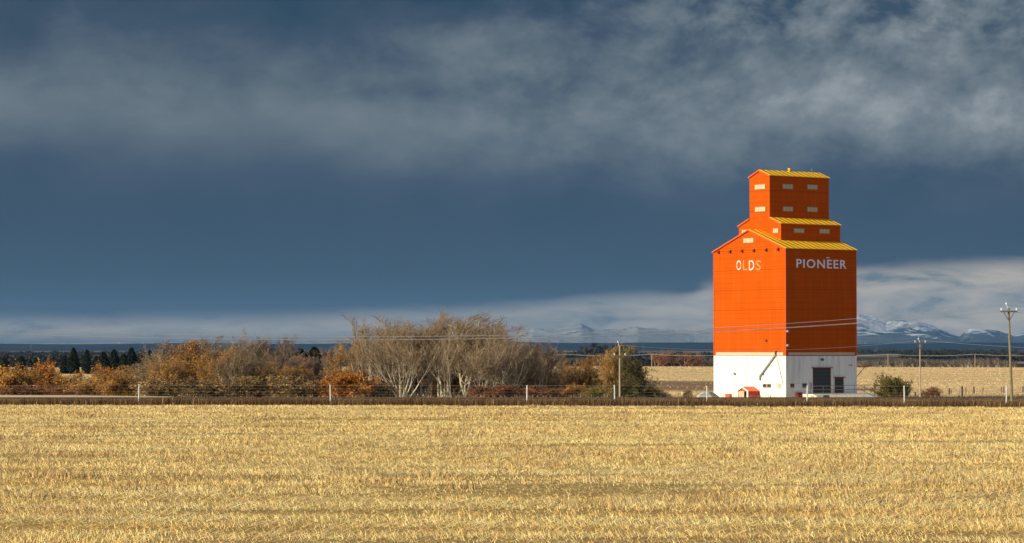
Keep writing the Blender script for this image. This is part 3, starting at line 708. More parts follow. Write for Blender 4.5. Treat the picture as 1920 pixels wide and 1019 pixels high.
# dark old fence behind the building's right side, and far left pieces
of = empty('post_fence', (0, 330, -2.7)); tag(of, 'run of old dark wooden fence posts right of the elevator', 'fence')
for (x, yt, yb_, r_) in ((1716, 735, 741, .14), (1780, 728.5, 738, .13), (1783.5, 731, 738, .06), (1804, 724.5, 741, .14), (1811, 728, 738, .07), (1826, 725.5, 737, .13), (1843, 726.5, 736, .06), (1878, 725.5, 736, .06), (1882, 724.5, 736, .07), (1918, 725, 736, .10)):
    d = 330 + (742 - yb_) * 6
    b = px(x, yb_, d); t = px(x, yt, d); z0 = float(gz(b.x, d)) - 0.2
    MB().tube((b.x, d - 330, z0 + 2.7), (t.x, d - 330, t.z + 2.7), r_, r_ * .9, seg=8).build('post', M['oldpost'], of)
w2 = MB()
a = px(1716, 737, 336); b = px(2000, 730, 366)
for h in (0, 0.35): w2.poly([(a.x, 6, a.z + 2.7 - h), (b.x, 36, b.z + 2.7 - h)], 0.012, 4)
w2.build('wire', M['fwire'], of)

# ------------------------------------------------------------------ utility poles and wires
def power_pole(x, ytop, yarm, d, armw, label, pm='pole', r=0.15, top_pin=True, lean=0.0, group=None, name='utility_pole', braces=True, z_base=None):
    t = px(x, ytop, d); base = float(gz(t.x, d)); X = t.x
    root = empty(name, (X, d, base)); tag(root, label, 'utility pole', group)
    H = t.z - base; xo = lean
    MB().tube((xo, 0, -0.4), (0, 0, H), r, r * 0.68, seg=10).build('shaft', M[pm], root)
    za = px(x, yarm, d).z - base
    if armw:
        ar = MB().box(-armw, armw, -r - 0.10, -r * 0.72, za - 0.06, za + 0.06).build('crossarm', M['arm'], root)
        if braces:
            for s in (-1, 1): MB().tube((s * armw * 0.62, -r - 0.05, za - 0.06), (s * 0.06, -r - 0.02, za - 0.62), 0.025, seg=5).build('brace', M['arm'], ar)
        for s in (-1, 1):
            MB().tube((s * armw * 0.9, -r - 0.05, za + 0.06), (s * armw * 0.9, -r - 0.05, za + 0.14), 0.03, 0.03, seg=6).tube((s * armw * 0.9, -r - 0.05, za + 0.14), (s * armw * 0.9, -r - 0.05, za + 0.24), 0.07, 0.05, seg=8).build('insulator', M['insul'], ar)
    if top_pin:
        MB().tube((-0.03, 0, H - 0.1), (-0.16, 0, H + 0.30), 0.02, seg=5).tube((-0.16, 0, H + 0.28), (-0.18, 0, H + 0.40), 0.07, 0.05, seg=8).build('top_insulator', M['insul'], root)
    return root
power_pole(1891, 578, 584.5, 190, 0.62, 'tall green-brown utility pole with crossarm at right edge', r=0.115, lean=0.22)
power_pole(1725, 641, 643.5, 281, 0.62, 'slim pale utility pole with crossarm standing right of the bush', 'polepale', 0.085, True)
power_pole(1162, 648, 668, 238, 0.55, 'slim pale utility pole in front of the olive tree', 'polepale', 0.095, True, braces=False)
for x in (1222, 1665, 1828):
    power_pole(x, 664.5, 667.5, 1440, 0.0, {1222: 'tiny distant pole on far field left of the elevator', 1665: 'tiny distant pole on far field nearer the elevator on its right', 1828: 'tiny distant pole on far field near the right edge'}[x], 'polepale', 0.22, False, group='distant poles along the far field')
def wire(pts3, r, label, n=40, sag=0.0, name='overhead_wire', m='wire'):
    mb = MB(); 
    for (A_, B_, s_) in pts3:
        P = []
        for k in range(n + 1):
            t = k / n; p = A_.lerp(B_, t); p.z -= 4 * s_ * t * (1 - t); P.append(p)
        mb.poly(P, r, 5)
    o = mb.build(name, M[m]); tag(o, label, 'power line', 'overhead wires'); return o
A_ = px(1885, 571.5, 190); B_ = Vector(((-60 - 960) / F * 140, 140, 4.77)); C_ = px(2700, 560, 230)
wire([(A_, B_, 1.245), (A_, C_, 1.2)], 0.014, 'upper pale overhead wire sagging across the whole picture')
A_ = px(1877, 583, 189.7); B_ = Vector(((-60 - 960) / F * 140, 140, 4.50)); C_ = px(2700, 572, 230)
wire([(A_, B_, 1.09), (A_, C_, 1.2)], 0.015, 'lower pair front overhead wire tied to the left crossarm insulator')
A2 = px(1907.5, 582, 190.2); B2 = B_ + Vector((-0.9, 0.9, 0.02)); C2 = px(2720, 572, 231)
wire([(A2, B2, 1.13), (A2, C2, 1.2)], 0.011, 'lower pair rear overhead wire tied to the right crossarm insulator')
wire([(px(1162, 648, 238), px(1725, 638, 281), 0.75), (px(1725, 638, 281), px(2500, 640, 300), 1.1)], 0.010, 'thin middle overhead wire strung from the olive tree pole past the elevator')
F0 = [px(x, 664.5, 1440) for x in (900, 1061, 1222, 1385, 1525, 1665, 1828, 1991)]
wire([(F0[k], F0[k + 1], 0.9) for k in range(len(F0) - 1)], 0.05, 'faint far overhead wire over the distant field edge', 10)

# distant lattice pylons
def pylon(root):
    mb = MB(); H = 30.0; hw = lambda z: 2.6 * (1 - z / H) + 0.5
    for z0, z1 in zip(np.linspace(0, H, 8)[:-1], np.linspace(0, H, 8)[1:]):
        a, b = hw(z0), hw(z1)
        for sx in (-1, 1):
            for sy in (-1, 1): mb.tube((sx * a, sy * a, z0), (sx * b, sy * b, z1), 0.22, seg=4)
            mb.tube((sx * a, -a, z0), (-sx * b, -b, z1), 0.12, seg=4); mb.tube((sx * a, a, z0), (-sx * b, b, z1), 0.12, seg=4)
    mb.build('lattice_mast', M['darksteel'], root)
    for z in (20.5, 25, 29.0):
        MB().tube((-6 + (z - 20) * .25, 0, z), (6 - (z - 20) * .25, 0, z), 0.25, seg=4).build('crossarm', M['darksteel'], root)
p0 = None
for x, yt, d, lab in ((272, 641, 7800, 'faint lattice pylon on the left horizon over the dark spruces'), (58, 645, 8600, 'faint lattice pylon at the far left of the horizon'), (1643, 637, 7200, 'faint lattice pylon on the horizon just right of the elevator'), (1725, 630, 6600, 'faint lattice pylon on the horizon rising behind the slim pale pole'), (1206, 642, 7600, 'faint lattice pylon on the horizon left of the elevator')):
    t = px(x, yt, d)
    if p0 is None:
        r = p0 = empty('pylon'); pylon(r)
    else:
        r = p0.copy(); COL.objects.link(r)
        for c in p0.children: q = c.copy(); COL.objects.link(q); q.parent = r
    r.location = (t.x, d, t.z - 30); tag(r, lab, 'pylon', 'distant pylons')

# ------------------------------------------------------------------ trees
def tubes_np(segs, sides):
    """segs: array (n,8) p0 p1 r0 r1 -> verts, quads"""
    s = np.asarray(segs); n = len(s)
    if n == 0: return np.zeros((0, 3)), np.zeros((0, 4), int)
    p0, p1, r0, r1 = s[:, :3], s[:, 3:6], s[:, 6], s[:, 7]
    d = p1 - p0; d /= np.linalg.norm(d, axis=1)[:, None] + 1e-9
    ref = np.where(np.abs(d[:, 2:3]) > 0.9, [[1, 0, 0]], [[0, 0, 1]])
    a = np.cross(d, ref); a /= np.linalg.norm(a, axis=1)[:, None] + 1e-9; b = np.cross(d, a)
    ang = np.arange(sides) * 2 * np.pi / sides
    ring = a[:, None] * np.cos(ang)[None, :, None] + b[:, None] * np.sin(ang)[None, :, None]
    V = np.concatenate([p0[:, None] + ring * r0[:, None, None], p1[:, None] + ring * r1[:, None, None]], 1)
    i = np.arange(sides); j = (i + 1) % sides
    q = np.stack([i, j, j + sides, i + sides], 1)
    Fc = (q[None] + (np.arange(n) * 2 * sides)[:, None, None]).reshape(-1, 4)
    return V.reshape(-1, 3), Fc

def grow(seed, H, stems=1, spread=0.5, kids=(12, 7, 5), wind=(0.0, 0.0), trunk_lean=0.15, start=0.3, upright=0.35, rad=0.09, wander=0.16, twig_r=0.011):
    rg = random.Random(seed); trunk = []; twigs = []; tips = []
    def branch(p, d, L, r, lev):
        n = (6, 5, 4, 3)[lev]; pts = [p]; step = L / n
        for k in range(n):
            wd = wander * (1.3 if lev else 0.8)
            d = (d + Vector((rg.gauss(0, wd) + wind[0] * (0.3 + lev * 0.5), rg.gauss(0, wd) + wind[1], rg.gauss(0, wd * .6) + (upright * 0.25 if lev else 0.10)))).normalized()
            q = p + d * step
            r0 = r * (1 - k / n * 0.72); r1 = r * (1 - (k + 1) / n * 0.72)
            (trunk if lev <= 1 else twigs).append((*p, *q, max(r0, twig_r), max(r1, twig_r * 0.8)))
            p = q; pts.append(q)
            if lev >= 2: tips.append((*q,))
        if lev < 3:
            for k in range(kids[lev]):
                t = (start + (1 - start) * (k + rg.random()) / kids[lev]) if lev == 0 else (0.2 + 0.8 * (k + rg.random()) / kids[lev])
                i_ = min(n - 1, int(t * n)); q = pts[i_].lerp(pts[i_ + 1], t * n - i_)
                az = rg.uniform(0, 2 * math.pi); dd = (pts[i_ + 1] - pts[i_]).normalized()
                o_ = dd.orthogonal().normalized(); o_ = (Matrix.Rotation(az, 3, dd) @ o_)
                f_ = spread * rg.uniform(0.7, 1.3)
                nd = (dd * (1 - f_ * 0.5) + o_ * f_ + Vector((0, 0, upright * 0.4))).normalized()
                LL = L * ((0.50, 0.55, 0.5)[lev]) * (1 - 0.25 * t) * rg.uniform(0.7, 1.2)
                branch(q, nd, LL, r * (1 - t * 0.7) * 0.5, lev + 1)
    for s_ in range(stems):
        az = rg.uniform(0, 2 * math.pi); ln = trunk_lean * rg.uniform(0.3, 1.4)
        base = Vector((rg.gauss(0, 0.05 * H * (stems > 1)), rg.gauss(0, 0.05 * H * (stems > 1)), -0.02 * H))
        branch(base, Vector((math.cos(az) * ln, math.sin(az) * ln, 1)).normalized(), H * rg.uniform(0.72, 0.9), rad * 1.2 * H / 8, 0)
    return np.array(trunk), np.array(twigs), np.array(tips)

def quads_np(c, size, rg, up=0.0, elong=1.0):
    """little leaf quads around centres c"""
    n = len(c); a = rg.normal(size=(n, 3)); a /= np.linalg.norm(a, axis=1)[:, None]
    b = rg.normal(size=(n, 3)); b -= a * (a * b).sum(1)[:, None]; b /= np.linalg.norm(b, axis=1)[:, None]
    s = size * rg.uniform(0.6, 1.4, (n, 1))
    a = a * s * elong; b = b * s * 0.75
    V = np.stack([c - a, c + b * 0.9 - a * 0.1, c + a, c - b * 0.9 + a * 0.1], 1).reshape(-1, 3)
    return V, (np.arange(n * 4).reshape(-1, 4))

def tree_meshes(seed, H, leaf_n=0, leaf_size=0.07, leaf_from=0.0, elong=1.0, jit=0.12, wlim=None, **kw):
    tr_, tw_, tips = grow(seed, H, **kw); rg = np.random.default_rng(seed)
    allp = tips
    top = np.percentile(allp[:, 2], 99.5); wid = np.percentile(np.abs(allp[:, 0] - np.median(allp[:, 0])), 96)
    V1, F1 = tubes_np(tr_, 5); V2, F2 = tubes_np(tw_, 3)
    parts = [V2]; fs = [F2]; 
    V3 = None
    if leaf_n:
        c = tips[rg.integers(0, len(tips), leaf_n)] + rg.normal(size=(leaf_n, 3)) * jit
        c = c[c[:, 2] > leaf_from * top]
        V3, F3 = quads_np(c, leaf_size, rg, elong=elong)
    sc_ = lambda V: V
    tm = np_mesh('trunk', V1, F1, True); cm = np_mesh('twigs', V2, F2, False)
    lm = np_mesh('leaves', V3, F3, False) if leaf_n else None
    return dict(trunk=tm, twigs=cm, leaves=lm, top=float(top), wid=float(wid))
def inst_tree(T, x, ytop, d, label, barkm, twigm, leafm=None, halfw=None, rz=0.0, group='trees of the shelterbelt behind the road', name='tree', cat='tree', flip=1, zoff=0.0):
    t = px(x, ytop, d); z0 = float(gz(t.x, d)) + zoff; H = t.z - z0
    s = H / T['top']; sx = s if halfw is None else (halfw * d / F) / T['wid']
    root = empty(name, (t.x, d, z0), rz); tag(root, label, cat, group)
    for k, m in (('trunk', barkm), ('twigs', twigm), ('leaves', leafm)):
        me = T[k]
        if me is None or m is None: continue
        o = bpy.data.objects.new({'twigs': 'crown'}.get(k, k), me); COL.objects.link(o); o.parent = root; o.scale = (sx * flip, sx, s)
        if not me.materials: me.materials.append(None)
        o.material_slots[0].link = 'OBJECT'; o.material_slots[0].material = M[m]
    return root

TB = [tree_meshes(100 + k, 9.0, stems=st, spread=sp, kids=(16, 9, 8), wind=(0.05, 0), trunk_lean=ln, start=stt, rad=0.11, wander=wd, upright=0.3, twig_r=0.017)
      for k, (st, sp, ln, stt, wd) in enumerate(((2, 0.70, 0.22, 0.30, 0.13), (2, 0.72, 0.40, 0.28, 0.14), (4, 0.62, 0.50, 0.3, 0.12), (2, 0.8, 0.25, 0.32, 0.14), (3, 0.65, 0.40, 0.32, 0.13), (4, 0.6, 0.35, 0.25, 0.12)))]
TF = [tree_meshes(150 + k, 8.0, stems=st, spread=0.55, kids=(7, 6, 5), wind=(0.03, 0), trunk_lean=ln, start=0.42, rad=0.085, wander=0.10, upright=0.4, twig_r=0.015)
      for k, (st, ln) in enumerate(((8, 0.55), (6, 0.7), (10, 0.45)))]
TL = [tree_meshes(200 + k, 7.0, leaf_n=ln_, leaf_size=0.075, stems=st, spread=sp, kids=(13, 8, 6), wind=(0.04, 0), trunk_lean=0.25, start=0.12, twig_r=0.016, rad=0.09, wander=0.2, upright=0.3)
      for k, (st, sp, ln_) in enumerate(((2, 0.7, 5200), (3, 0.75, 6500), (4, 0.6, 5200), (3, 0.8, 9000)))]
TS = [tree_meshes(300 + k, 2.6, leaf_n=ln_, leaf_size=0.06, stems=st, spread=0.9, kids=(8, 6, 4), trunk_lean=1.0, start=0.08, rad=0.05, wander=0.24, upright=0.25, jit=0.1)
      for k, (st, ln_) in enumerate(((9, 4500), (11, 6500), (12, 3500)))]

TT = [tree_meshes(500 + k, 4.6, leaf_n=ln_, leaf_size=0.06, stems=20, spread=0.6, kids=(8, 6, 4), trunk_lean=0.7, start=0.12, rad=0.075, wander=0.15, upright=0.45, jit=0.12, twig_r=0.017)
      for k, ln_ in enumerate((2600, 5200, 1200))]
RT = random.Random(77)
# tall pale-barked aspens and poplars (x, top, half width, depth, template, label)
G = 'bare trees of the shelterbelt behind the road'
bare = [
 (326, 648, 34, 262, 1, 'thin leaning bare tree at left end of the belt'),
 (398, 632, 42, 258, 4, 'pale bare tree whose trunk leans left, among amber leaves'),
 (446, 627, 40, 266, 0, 'straight pale bare tree with a fine twiggy top just inside the left part'),
 (512, 634, 46, 268, 5, 'purple-brown twiggy tree midway between the amber and orange bushes'),
 (548, 662, 34, 256, 2, 'low brown many-stemmed tree beside the two dark spruces'),
 (640, 640, 40, 270, 3, 'bare tree rising behind the bright orange bush'),
 (696, 604, 50, 268, 0, 'tall bare aspen at the left shoulder of the big clump'),
 (742, 612, 46, 262, 1, 'bare aspen with two pale leaning trunks left of the tallest trees'),
 (790, 600, 56, 258, 2, 'bare aspen with fan of white leaning trunks in the big clump'),
 (836, 590, 62, 264, 3, 'tallest bare aspen with a broad rounded twiggy crown'),
 (872, 594, 54, 256, 4, 'bare aspen with crooked white trunk at the clump centre'),
 (900, 606, 46, 262, 1, 'bare aspen whose crown sweeps right at the clump shoulder'),
 (930, 630, 44, 254, 0, 'bare aspen with a crooked bright trunk right of the clump'),
 (958, 634, 46, 260, 2, 'forked bare aspen with spreading pale limbs at the clump right end'),
 (720, 598, 48, 272, 2, 'bare aspen behind the left shoulder of the big clump'),
 (812, 592, 56, 274, 0, 'bare aspen behind the tallest one on its left'),
 (858, 590, 60, 272, 1, 'bare aspen behind the tallest one on its right'),
 (886, 598, 48, 276, 4, 'bare aspen deep in the right part of the big clump'),
 (764, 604, 48, 276, 3, 'bare aspen deep in the left part of the big clump'),
 (1014, 642, 30, 262, 5, 'narrow upright bare poplar group left of the thin white post'),
 (1034, 652, 22, 270, 0, 'thin bare tree behind the narrow poplars'),
 (1142, 700, 22, 256, 4, 'small bare sapling with golden twigs left of the olive tree'),
 (700, 630, 40, 249, 12, 'fan of slender pale trunks just right of the bright orange bush'),
 (950, 640, 44, 249, 10, 'fan of slender pale trunks over the middle of the red hedge'),
 (430, 650, 40, 249, 12, 'fan of slender pale trunks in the amber thicket'),
 (1012, 655, 22, 250, 11, 'small fan of pale trunks behind the thin white post'),
 (280, 672, 30, 262, 4, 'bare leaning sapling in front of the dark spruces'),
 (600, 668, 34, 258, 5, 'grey-brown twiggy tree left of the bright orange bush'),
 (480, 668, 40, 254, 2, 'low twiggy brown tree with a slanting pale stem'),
 (760, 622, 60, 247, 10, 'fan of long slender pale trunks in front of the big clump, left side'),
 (838, 618, 60, 247, 11, 'fan of long slender pale trunks in front of the tallest aspen'),
 (905, 632, 50, 248, 12, 'fan of long slender pale trunks at the left end of the red hedge'),
]
for (x, yt, hw, d, k, lab) in bare:
    inst_tree(TF[k - 10] if k > 9 else TB[k], x, yt, d, lab, 'bark', 'twigpurple' if k == 5 or x in (512, 548) else 'twig', None, hw, RT.uniform(-0.5, 0.5) + (math.pi if RT.random() < 0.4 and x < 780 else 0), G, 'bare_tree')
G = 'autumn leaved trees of the shelterbelt'
leafy = [
 (345, 638, 46, 256, 0, 'amber', 'rounded amber-brown tree, leftmost tall one of the belt'),
 (300, 668, 34, 252, 2, 'amber', 'low amber tree at the left foot of the belt'),
 (392, 664, 46, 250, 1, 'amber', 'wide amber-leaved tree in front of the leaning pale trunk'),
 (448, 650, 36, 252, 2, 'amber', 'yellow-amber tree with visible twigs right of the leaning trunk'),
 (500, 680, 44, 250, 2, 'rust', 'brown-leaved low tree in the middle of the left thicket'),
 (556, 682, 36, 249, 1, 'rust', 'brown-leaved low tree in front of the two dark spruces'),
 (560, 670, 22, 262, 0, 'amber', 'small amber tree just left of the two dark spruces'),
 (664, 645, 50, 254, 1, 'amber', 'copper-amber tree standing over the bright orange bush'),
 (706, 655, 36, 256, 0, 'rust', 'russet tree right of the copper-amber one'),
 (806, 612, 18, 270, 0, 'amber', 'clump of clinging copper leaves high in the bare aspens'),
 (1062, 676, 26, 252, 1, 'rust', 'dark russet tree right of the thin white post'),
 (1094, 666, 26, 254, 0, 'rust', 'russet brown tree with pointed top left of the olive tree'),
 (1138, 655, 22, 250, 2, 'amber', 'golden-brown twiggy tree touching the olive tree on its left'),
 (240, 686, 38, 254, 2, 'amber', 'yellow-leaved small tree left of the belt'),
]
for (x, yt, hw, d, k, lm, lab) in leafy:
    inst_tree(TL[k], x, yt, d, lab, 'barkbrown', 'twig', lm, hw, RT.uniform(0, 6.28), G, 'autumn_tree')
inst_tree(TL[3], 1157, 647, 250, 'tall olive-green tree behind the slim pale pole', 'barkbrown', 'twig', 'olive', 30, 0.4, None, 'olive_tree')
inst_tree(TL[3], 1198, 676, 246, 'dark olive bushy tree sloping down right of the olive-green one', 'barkbrown', 'twig', 'darkgreen', 30, 2.4, None, 'bushy_tree')
G = 'shrubs along the road behind the fence'
bushes = [
 (648, 697, 46, 246, 1, 'orangeleaf', 'bright orange bush behind the second white post'),
 (25, 688, 50, 262, 1, 'amber', 'amber bush at the left picture edge'),
 (88, 680, 24, 268, 1, 'orangeleaf', 'orange bush in front of the left dark pines'),
 (128, 700, 36, 264, 2, 'amber', 'straw-coloured thin bush right of the leftmost orange bush'),
 (196, 687, 22, 262, 1, 'orangeleaf', 'small orange bush in front of the spruce row'),
 (176, 712, 40, 256, 2, 'amber', 'amber low bush below the spruce row'),
 (222, 706, 34, 252, 1, 'amber', 'golden bush left of the first white post'),
 (40, 724, 46, 246, 0, 'redshrub', 'dark red-brown low hedge bush at the left picture edge'),
 (112, 726, 36, 246, 0, 'redshrub', 'dark red-brown low hedge bush second from the left edge'),
 (290, 712, 46, 246, 0, 'brownshrub', 'brown bush right behind the first white post'),
 (370, 708, 46, 246, 2, 'brownshrub', 'brown bush at the foot of the leaning pale trunk'),
 (450, 706, 46, 246, 0, 'brownshrub', 'brown bush under the yellow-amber tree'),
 (530, 704, 46, 246, 2, 'brownshrub', 'brown bush under the two dark spruces'),
 (590, 714, 28, 246, 0, 'brownshrub', 'brown bush left of the bright orange bush'),
 (712, 716, 30, 248, 2, 'brownshrub', 'sparse brown bush right of the bright orange bush'),
 (905, 724, 34, 244, 0, 'redshrub', 'red-brown hedge bush at the left end of the low red hedge'),
 (950, 721, 36, 244, 2, 'redshrub', 'red-brown hedge bush in the middle of the low red hedge'),
 (1000, 724, 32, 244, 0, 'redshrub', 'red-brown hedge bush behind the thin white post'),
 (1045, 728, 28, 244, 2, 'redshrub', 'red-brown hedge bush right of the thin white post'),
 (1078, 722, 26, 244, 1, 'rust', 'russet bush under the dark russet tree'),
 (1122, 724, 26, 243, 1, 'olive', 'olive-amber low bush left of the slim pale pole'),
 (1180, 716, 30, 243, 1, 'darkgreen', 'dark bush at the foot of the olive-green tree'),
 (1210, 722, 26, 244, 1, 'darkgreen', 'dark bush at the right foot of the sloping tree'),
 (1239, 729, 15, 244, 0, 'brownshrub', 'small dark brown bush right of the sloping tree'),
 (1290, 730.5, 12, 300, 0, 'brownshrub', 'small round bush standing alone left of the elevator'),
 (1667, 705, 32, 290, 1, 'olive', 'round olive bush standing alone right of the elevator'),
 (1690, 716, 14, 288, 1, 'darkgreen', 'darker small bush joined to the round olive bush right side'),
 (1746, 727, 22, 300, 0, 'redshrub', 'low red-brown shrub at the foot of the slim pale pole'),
]
for (x, yt, hw, d, k, lm, lab) in bushes:
    inst_tree(TS[k], x, yt, d, lab, 'barkbrown', 'twig' if lm not in ('redshrub',) else 'redshrub', lm, hw, RT.uniform(0, 6.28), G, 'shrub', 'shrub')

# thicket that fills the belt between and under the trees
where = {300: 'at the left end of the belt', 338: 'under the rounded amber-brown tree', 376: 'left of the leaning pale trunk', 414: 'right of the leaning pale trunk', 452: 'under the straight pale bare tree', 490: 'left of the slanting pale stem', 528: 'under the purple-brown tree', 566: 'left of the two dark spruces', 602: 'right of the two dark spruces', 700: 'just right of the bright orange bush', 738: 'at the left foot of the big clump', 776: 'under the fan of white trunks', 814: 'at the middle foot of the big clump', 850: 'under the crooked white trunk', 888: 'at the right foot of the big clump', 926: 'above the left end of the red hedge', 962: 'above the middle of the red hedge', 1000: 'behind the thin white post', 1040: 'left of the dark russet tree', 1100: 'under the pointed russet tree'}
for i_, (x, lab) in enumerate(where.items()):
    k = (1, 1, 0, 1, 0, 0, 2, 0, 0, 2, 2, 2, 2, 2, 2, 2, 2, 0, 0, 0)[i_]
    yt = (690, 684, 688, 684, 682, 690, 686, 690, 692, 690, 676, 672, 668, 672, 676, 684, 688, 690, 694, 690)[i_]
    inst_tree(TT[k], x, yt + RT.uniform(-3, 3), (274 if k == 2 else 256) + RT.uniform(-3, 5), 'dense brown thicket of thin stems ' + lab, 'bark' if i_ % 3 == 0 and k < 2 else 'barkbrown', ('twig', 'brownshrub')[i_ % 2], (None, 'amber', 'rust', 'brownshrub')[(0 if k == 2 and i_ % 2 else 1 + (i_ % 3) if k < 2 else 3)], 34, RT.uniform(0, 6.28), 'thickets filling the shelterbelt', 'thicket', 'thicket')
# spruces
def spruce_mesh(seed, H=8.0, W=1.9):
    rg = np.random.default_rng(seed); C = []; D = []
    n = 7000
    h = rg.uniform(0.04, 1, n) ** 0.9
    tier = 0.72 + 0.28 * (1 - (h * 15 % 1.0)); az = rg.uniform(0, 2 * np.pi, n)
    lob = 0.75 + 0.25 * np.sin(az * 5 + np.floor(h * 15) * 2.1) + 0.12 * np.sin(az * 2 + h * 9)
    rad = W * (1 - h) ** 0.52 * tier * lob * np.sqrt(rg.uniform(0.25, 1, n)) + 0.04
    C = np.stack([np.cos(az) * rad, np.sin(az) * rad, h * H - rad * 0.22], 1)
    V, Fc = quads_np(C, 0.22, rg, elong=1.4)
    return np_mesh('needles', V, Fc)
SP = [spruce_mesh(k + 1, W=w_) for k, w_ in enumerate((2.1, 3.0, 4.2))]
tk_mesh = MB().tube((0, 0, -0.3), (0, 0, 7.6), 0.16, 0.03, seg=6)
tko = tk_mesh.build('trunk', M['barkbrown']); tkm = tko.data; bpy.data.objects.remove(tko)
spr = [(8, 672, 2, 'rounded dark pine at the extreme left edge'), (40, 668, 2, 'dark pine second from the left edge'), (68, 672, 2, 'squat dark pine behind the orange bush'), (138, 653, 1, 'tall pointed spruce leading the dark row'), (120, 668, 1, 'lower spruce on the left of the tall pointed one'), (163, 657, 0, 'slender spruce second in the dark row'), (181, 668, 1, 'short spruce inside the dark row'), (194, 661, 2, 'broad spruce in the middle of the dark row'), (214, 656, 1, 'pointed spruce right of the broad one'), (232, 664, 2, 'low broad spruce near the row end'), (247, 653, 1, 'tall spruce near the right end of the dark row'), (264, 662, 0, 'thin spruce between the last two of the row'), (281, 658, 1, 'last spruce of the dark row beside the amber trees'), (300, 668, 1, 'low spruce partly hidden by the amber tree'),
       (564, 656, 1, 'left one of two dark spruces behind the brown thicket'), (590, 653, 1, 'right one of two dark spruces behind the brown thicket'), (1193, 677, 0, 'small dark spruce behind the sloping bushy tree')]
for (x, yt, k, lab) in spr:
    d = 760 if x < 400 else (300 if x < 1000 else 268)
    t = px(x, yt, d); z0 = float(gz(t.x, d)); H = t.z - z0; s = H / 8.0
    r = empty('spruce_tree', (t.x, d, z0), RT.uniform(0, 6)); tag(r, lab, 'spruce', 'dark evergreens behind the shelterbelt')
    for nm, me, mm in (('trunk', tkm, 'barkbrown'), ('crown', SP[k], 'spruce')):
        if not me.materials: me.materials.append(M[mm])
        o = bpy.data.objects.new(nm, me); COL.objects.link(o); o.parent = r; o.scale = (s, s, s)

# distant bare tree line at the far field edge: four shapes, many copies
FT = []
for k in range(4):
    FT.append(tree_meshes(400 + k, 9.0, stems=(3, 4, 2, 3)[k], spread=0.7, kids=(10, 6, 4), trunk_lean=0.3, start=0.15, rad=0.13, wander=0.17, upright=0.4, twig_r=0.035))
def far_tree(x, yt, d, hw, k, lab, tm_, grp, bark='bark', zoff=0):
    inst_tree(FT[k], x, yt, d, lab, bark, tm_, None, hw, RT.uniform(0, 6), grp, 'distant_tree', zoff=zoff)
for i_ in range(66):
    x = 1612 + i_ * 4.6 + RT.uniform(-2, 2); 
    if x > 1900: x = 1612 + (x - 1900)
    yt = 673 + 2.2 * math.sin(x / 23) + RT.uniform(-1.2, 1.6) + (2.5 if x > 1880 else 0)
    far_tree(x, yt, 1500 + RT.uniform(0, 70), RT.uniform(5, 8), i_ % 4, 'bare grey tree in the distant line along the far field right of the elevator', 'fartree', 'bare trees lining the far field right of the elevator')
for i_, (x, yt, hw) in enumerate(((1232, 660, 15), (1247, 657, 14), (1262, 663, 12), (1279, 657, 16), (1296, 659, 14), (1311, 667, 10))):
    far_tree(x, yt, 1500, hw, i_ % 4, ['leftmost russet tree of the far clump left of the elevator', 'second russet tree of the far clump, one of its two tall ones', 'lower russet tree in the dip of the far clump', 'broad russet tree right of the dip in the far clump', 'russet tree next to last in the far clump', 'lowest russet tree at the right end of the far clump'][i_], 'farred', 'russet trees of the far clump', 'farred')
for i_ in range(10):
    x = 1318 + i_ * 3.5
    far_tree(x, 673 + RT.uniform(-1, 2), 1520, 6, i_ % 4, 'low grey tree of the distant row touching the elevator left side', 'fartree', 'low trees beside the elevator left side')

# far woods on the plain: dark irregular masses nobody could count
def blob_wood(name, specs, m, label, seed=1):
    rg = np.random.default_rng(seed); Cs = []; Sz = []
    for (x0, x1, d, h, dens) in specs:
        n = int((x1 - x0) * dens); xx = rg.uniform(x0, x1, n); dd = d * rg.uniform(0.97, 1.05, n)
        X = (xx - 960) * dd / F; Z0 = gz(X, dd); hh = h * (0.55 + 0.3 * np.sin(xx / 13.0 + x0) * np.sin(xx / 5.1) + rg.uniform(0, 0.45, n))
        for q in range(10):
            t = rg.uniform(0, 1, n)
            Cs.append(np.stack([X + rg.normal(size=n) * h * 0.35 * (1.1 - t), dd + rg.normal(size=n) * h * 0.3, Z0 + hh * t], 1)); Sz.append(np.full(n, h * 0.22))
    C = np.concatenate(Cs); V, Fc = quads_np(C, 1.0, rg); sz = np.repeat(np.concatenate(Sz), 4)
    cc = np.repeat(C, 4, 0); V = cc + (V - cc) * sz[:, None]
    o = link_mesh(name, np_mesh(name, V, Fc), M[m]); return tag(o, label, 'woodland', None, 'stuff')
blob_wood('far_woods', [(0, 330, 1900, 7, 3), (-100, 500, 3000, 7, 3), (1090, 1330, 2300, 7, 3), (1150, 1240, 1800, 5, 2), (1605, 1760, 2300, 4, 1.5), (1690, 1850, 3700, 9, 4), (1850, 2000, 2900, 8, 3), (1780, 1900, 2500, 5, 1.5),
           (960, 1120, 1900, 6, 2.5), (300, 700, 4500, 8, 2), (0, 400, 6000, 9, 2), (1000, 1340, 4500, 8, 2), (1600, 2000, 6000, 9, 2), (2000, 2500, 3000, 9, 1), (-600, -100, 2500, 9, 1)], 'farwood', 'dark bands of woodland far across the plain')
hz = blob_wood('horizon_wood', [(1086, 1118, 5200, 16, 9), (1112, 1130, 5200, 22, 9), (1126, 1158, 5200, 19, 9), (1150, 1186, 5200, 20, 9), (1048, 1090, 5200, 9, 6)], 'farwood', 'dark clump of trees on the horizon above the olive tree', 4)

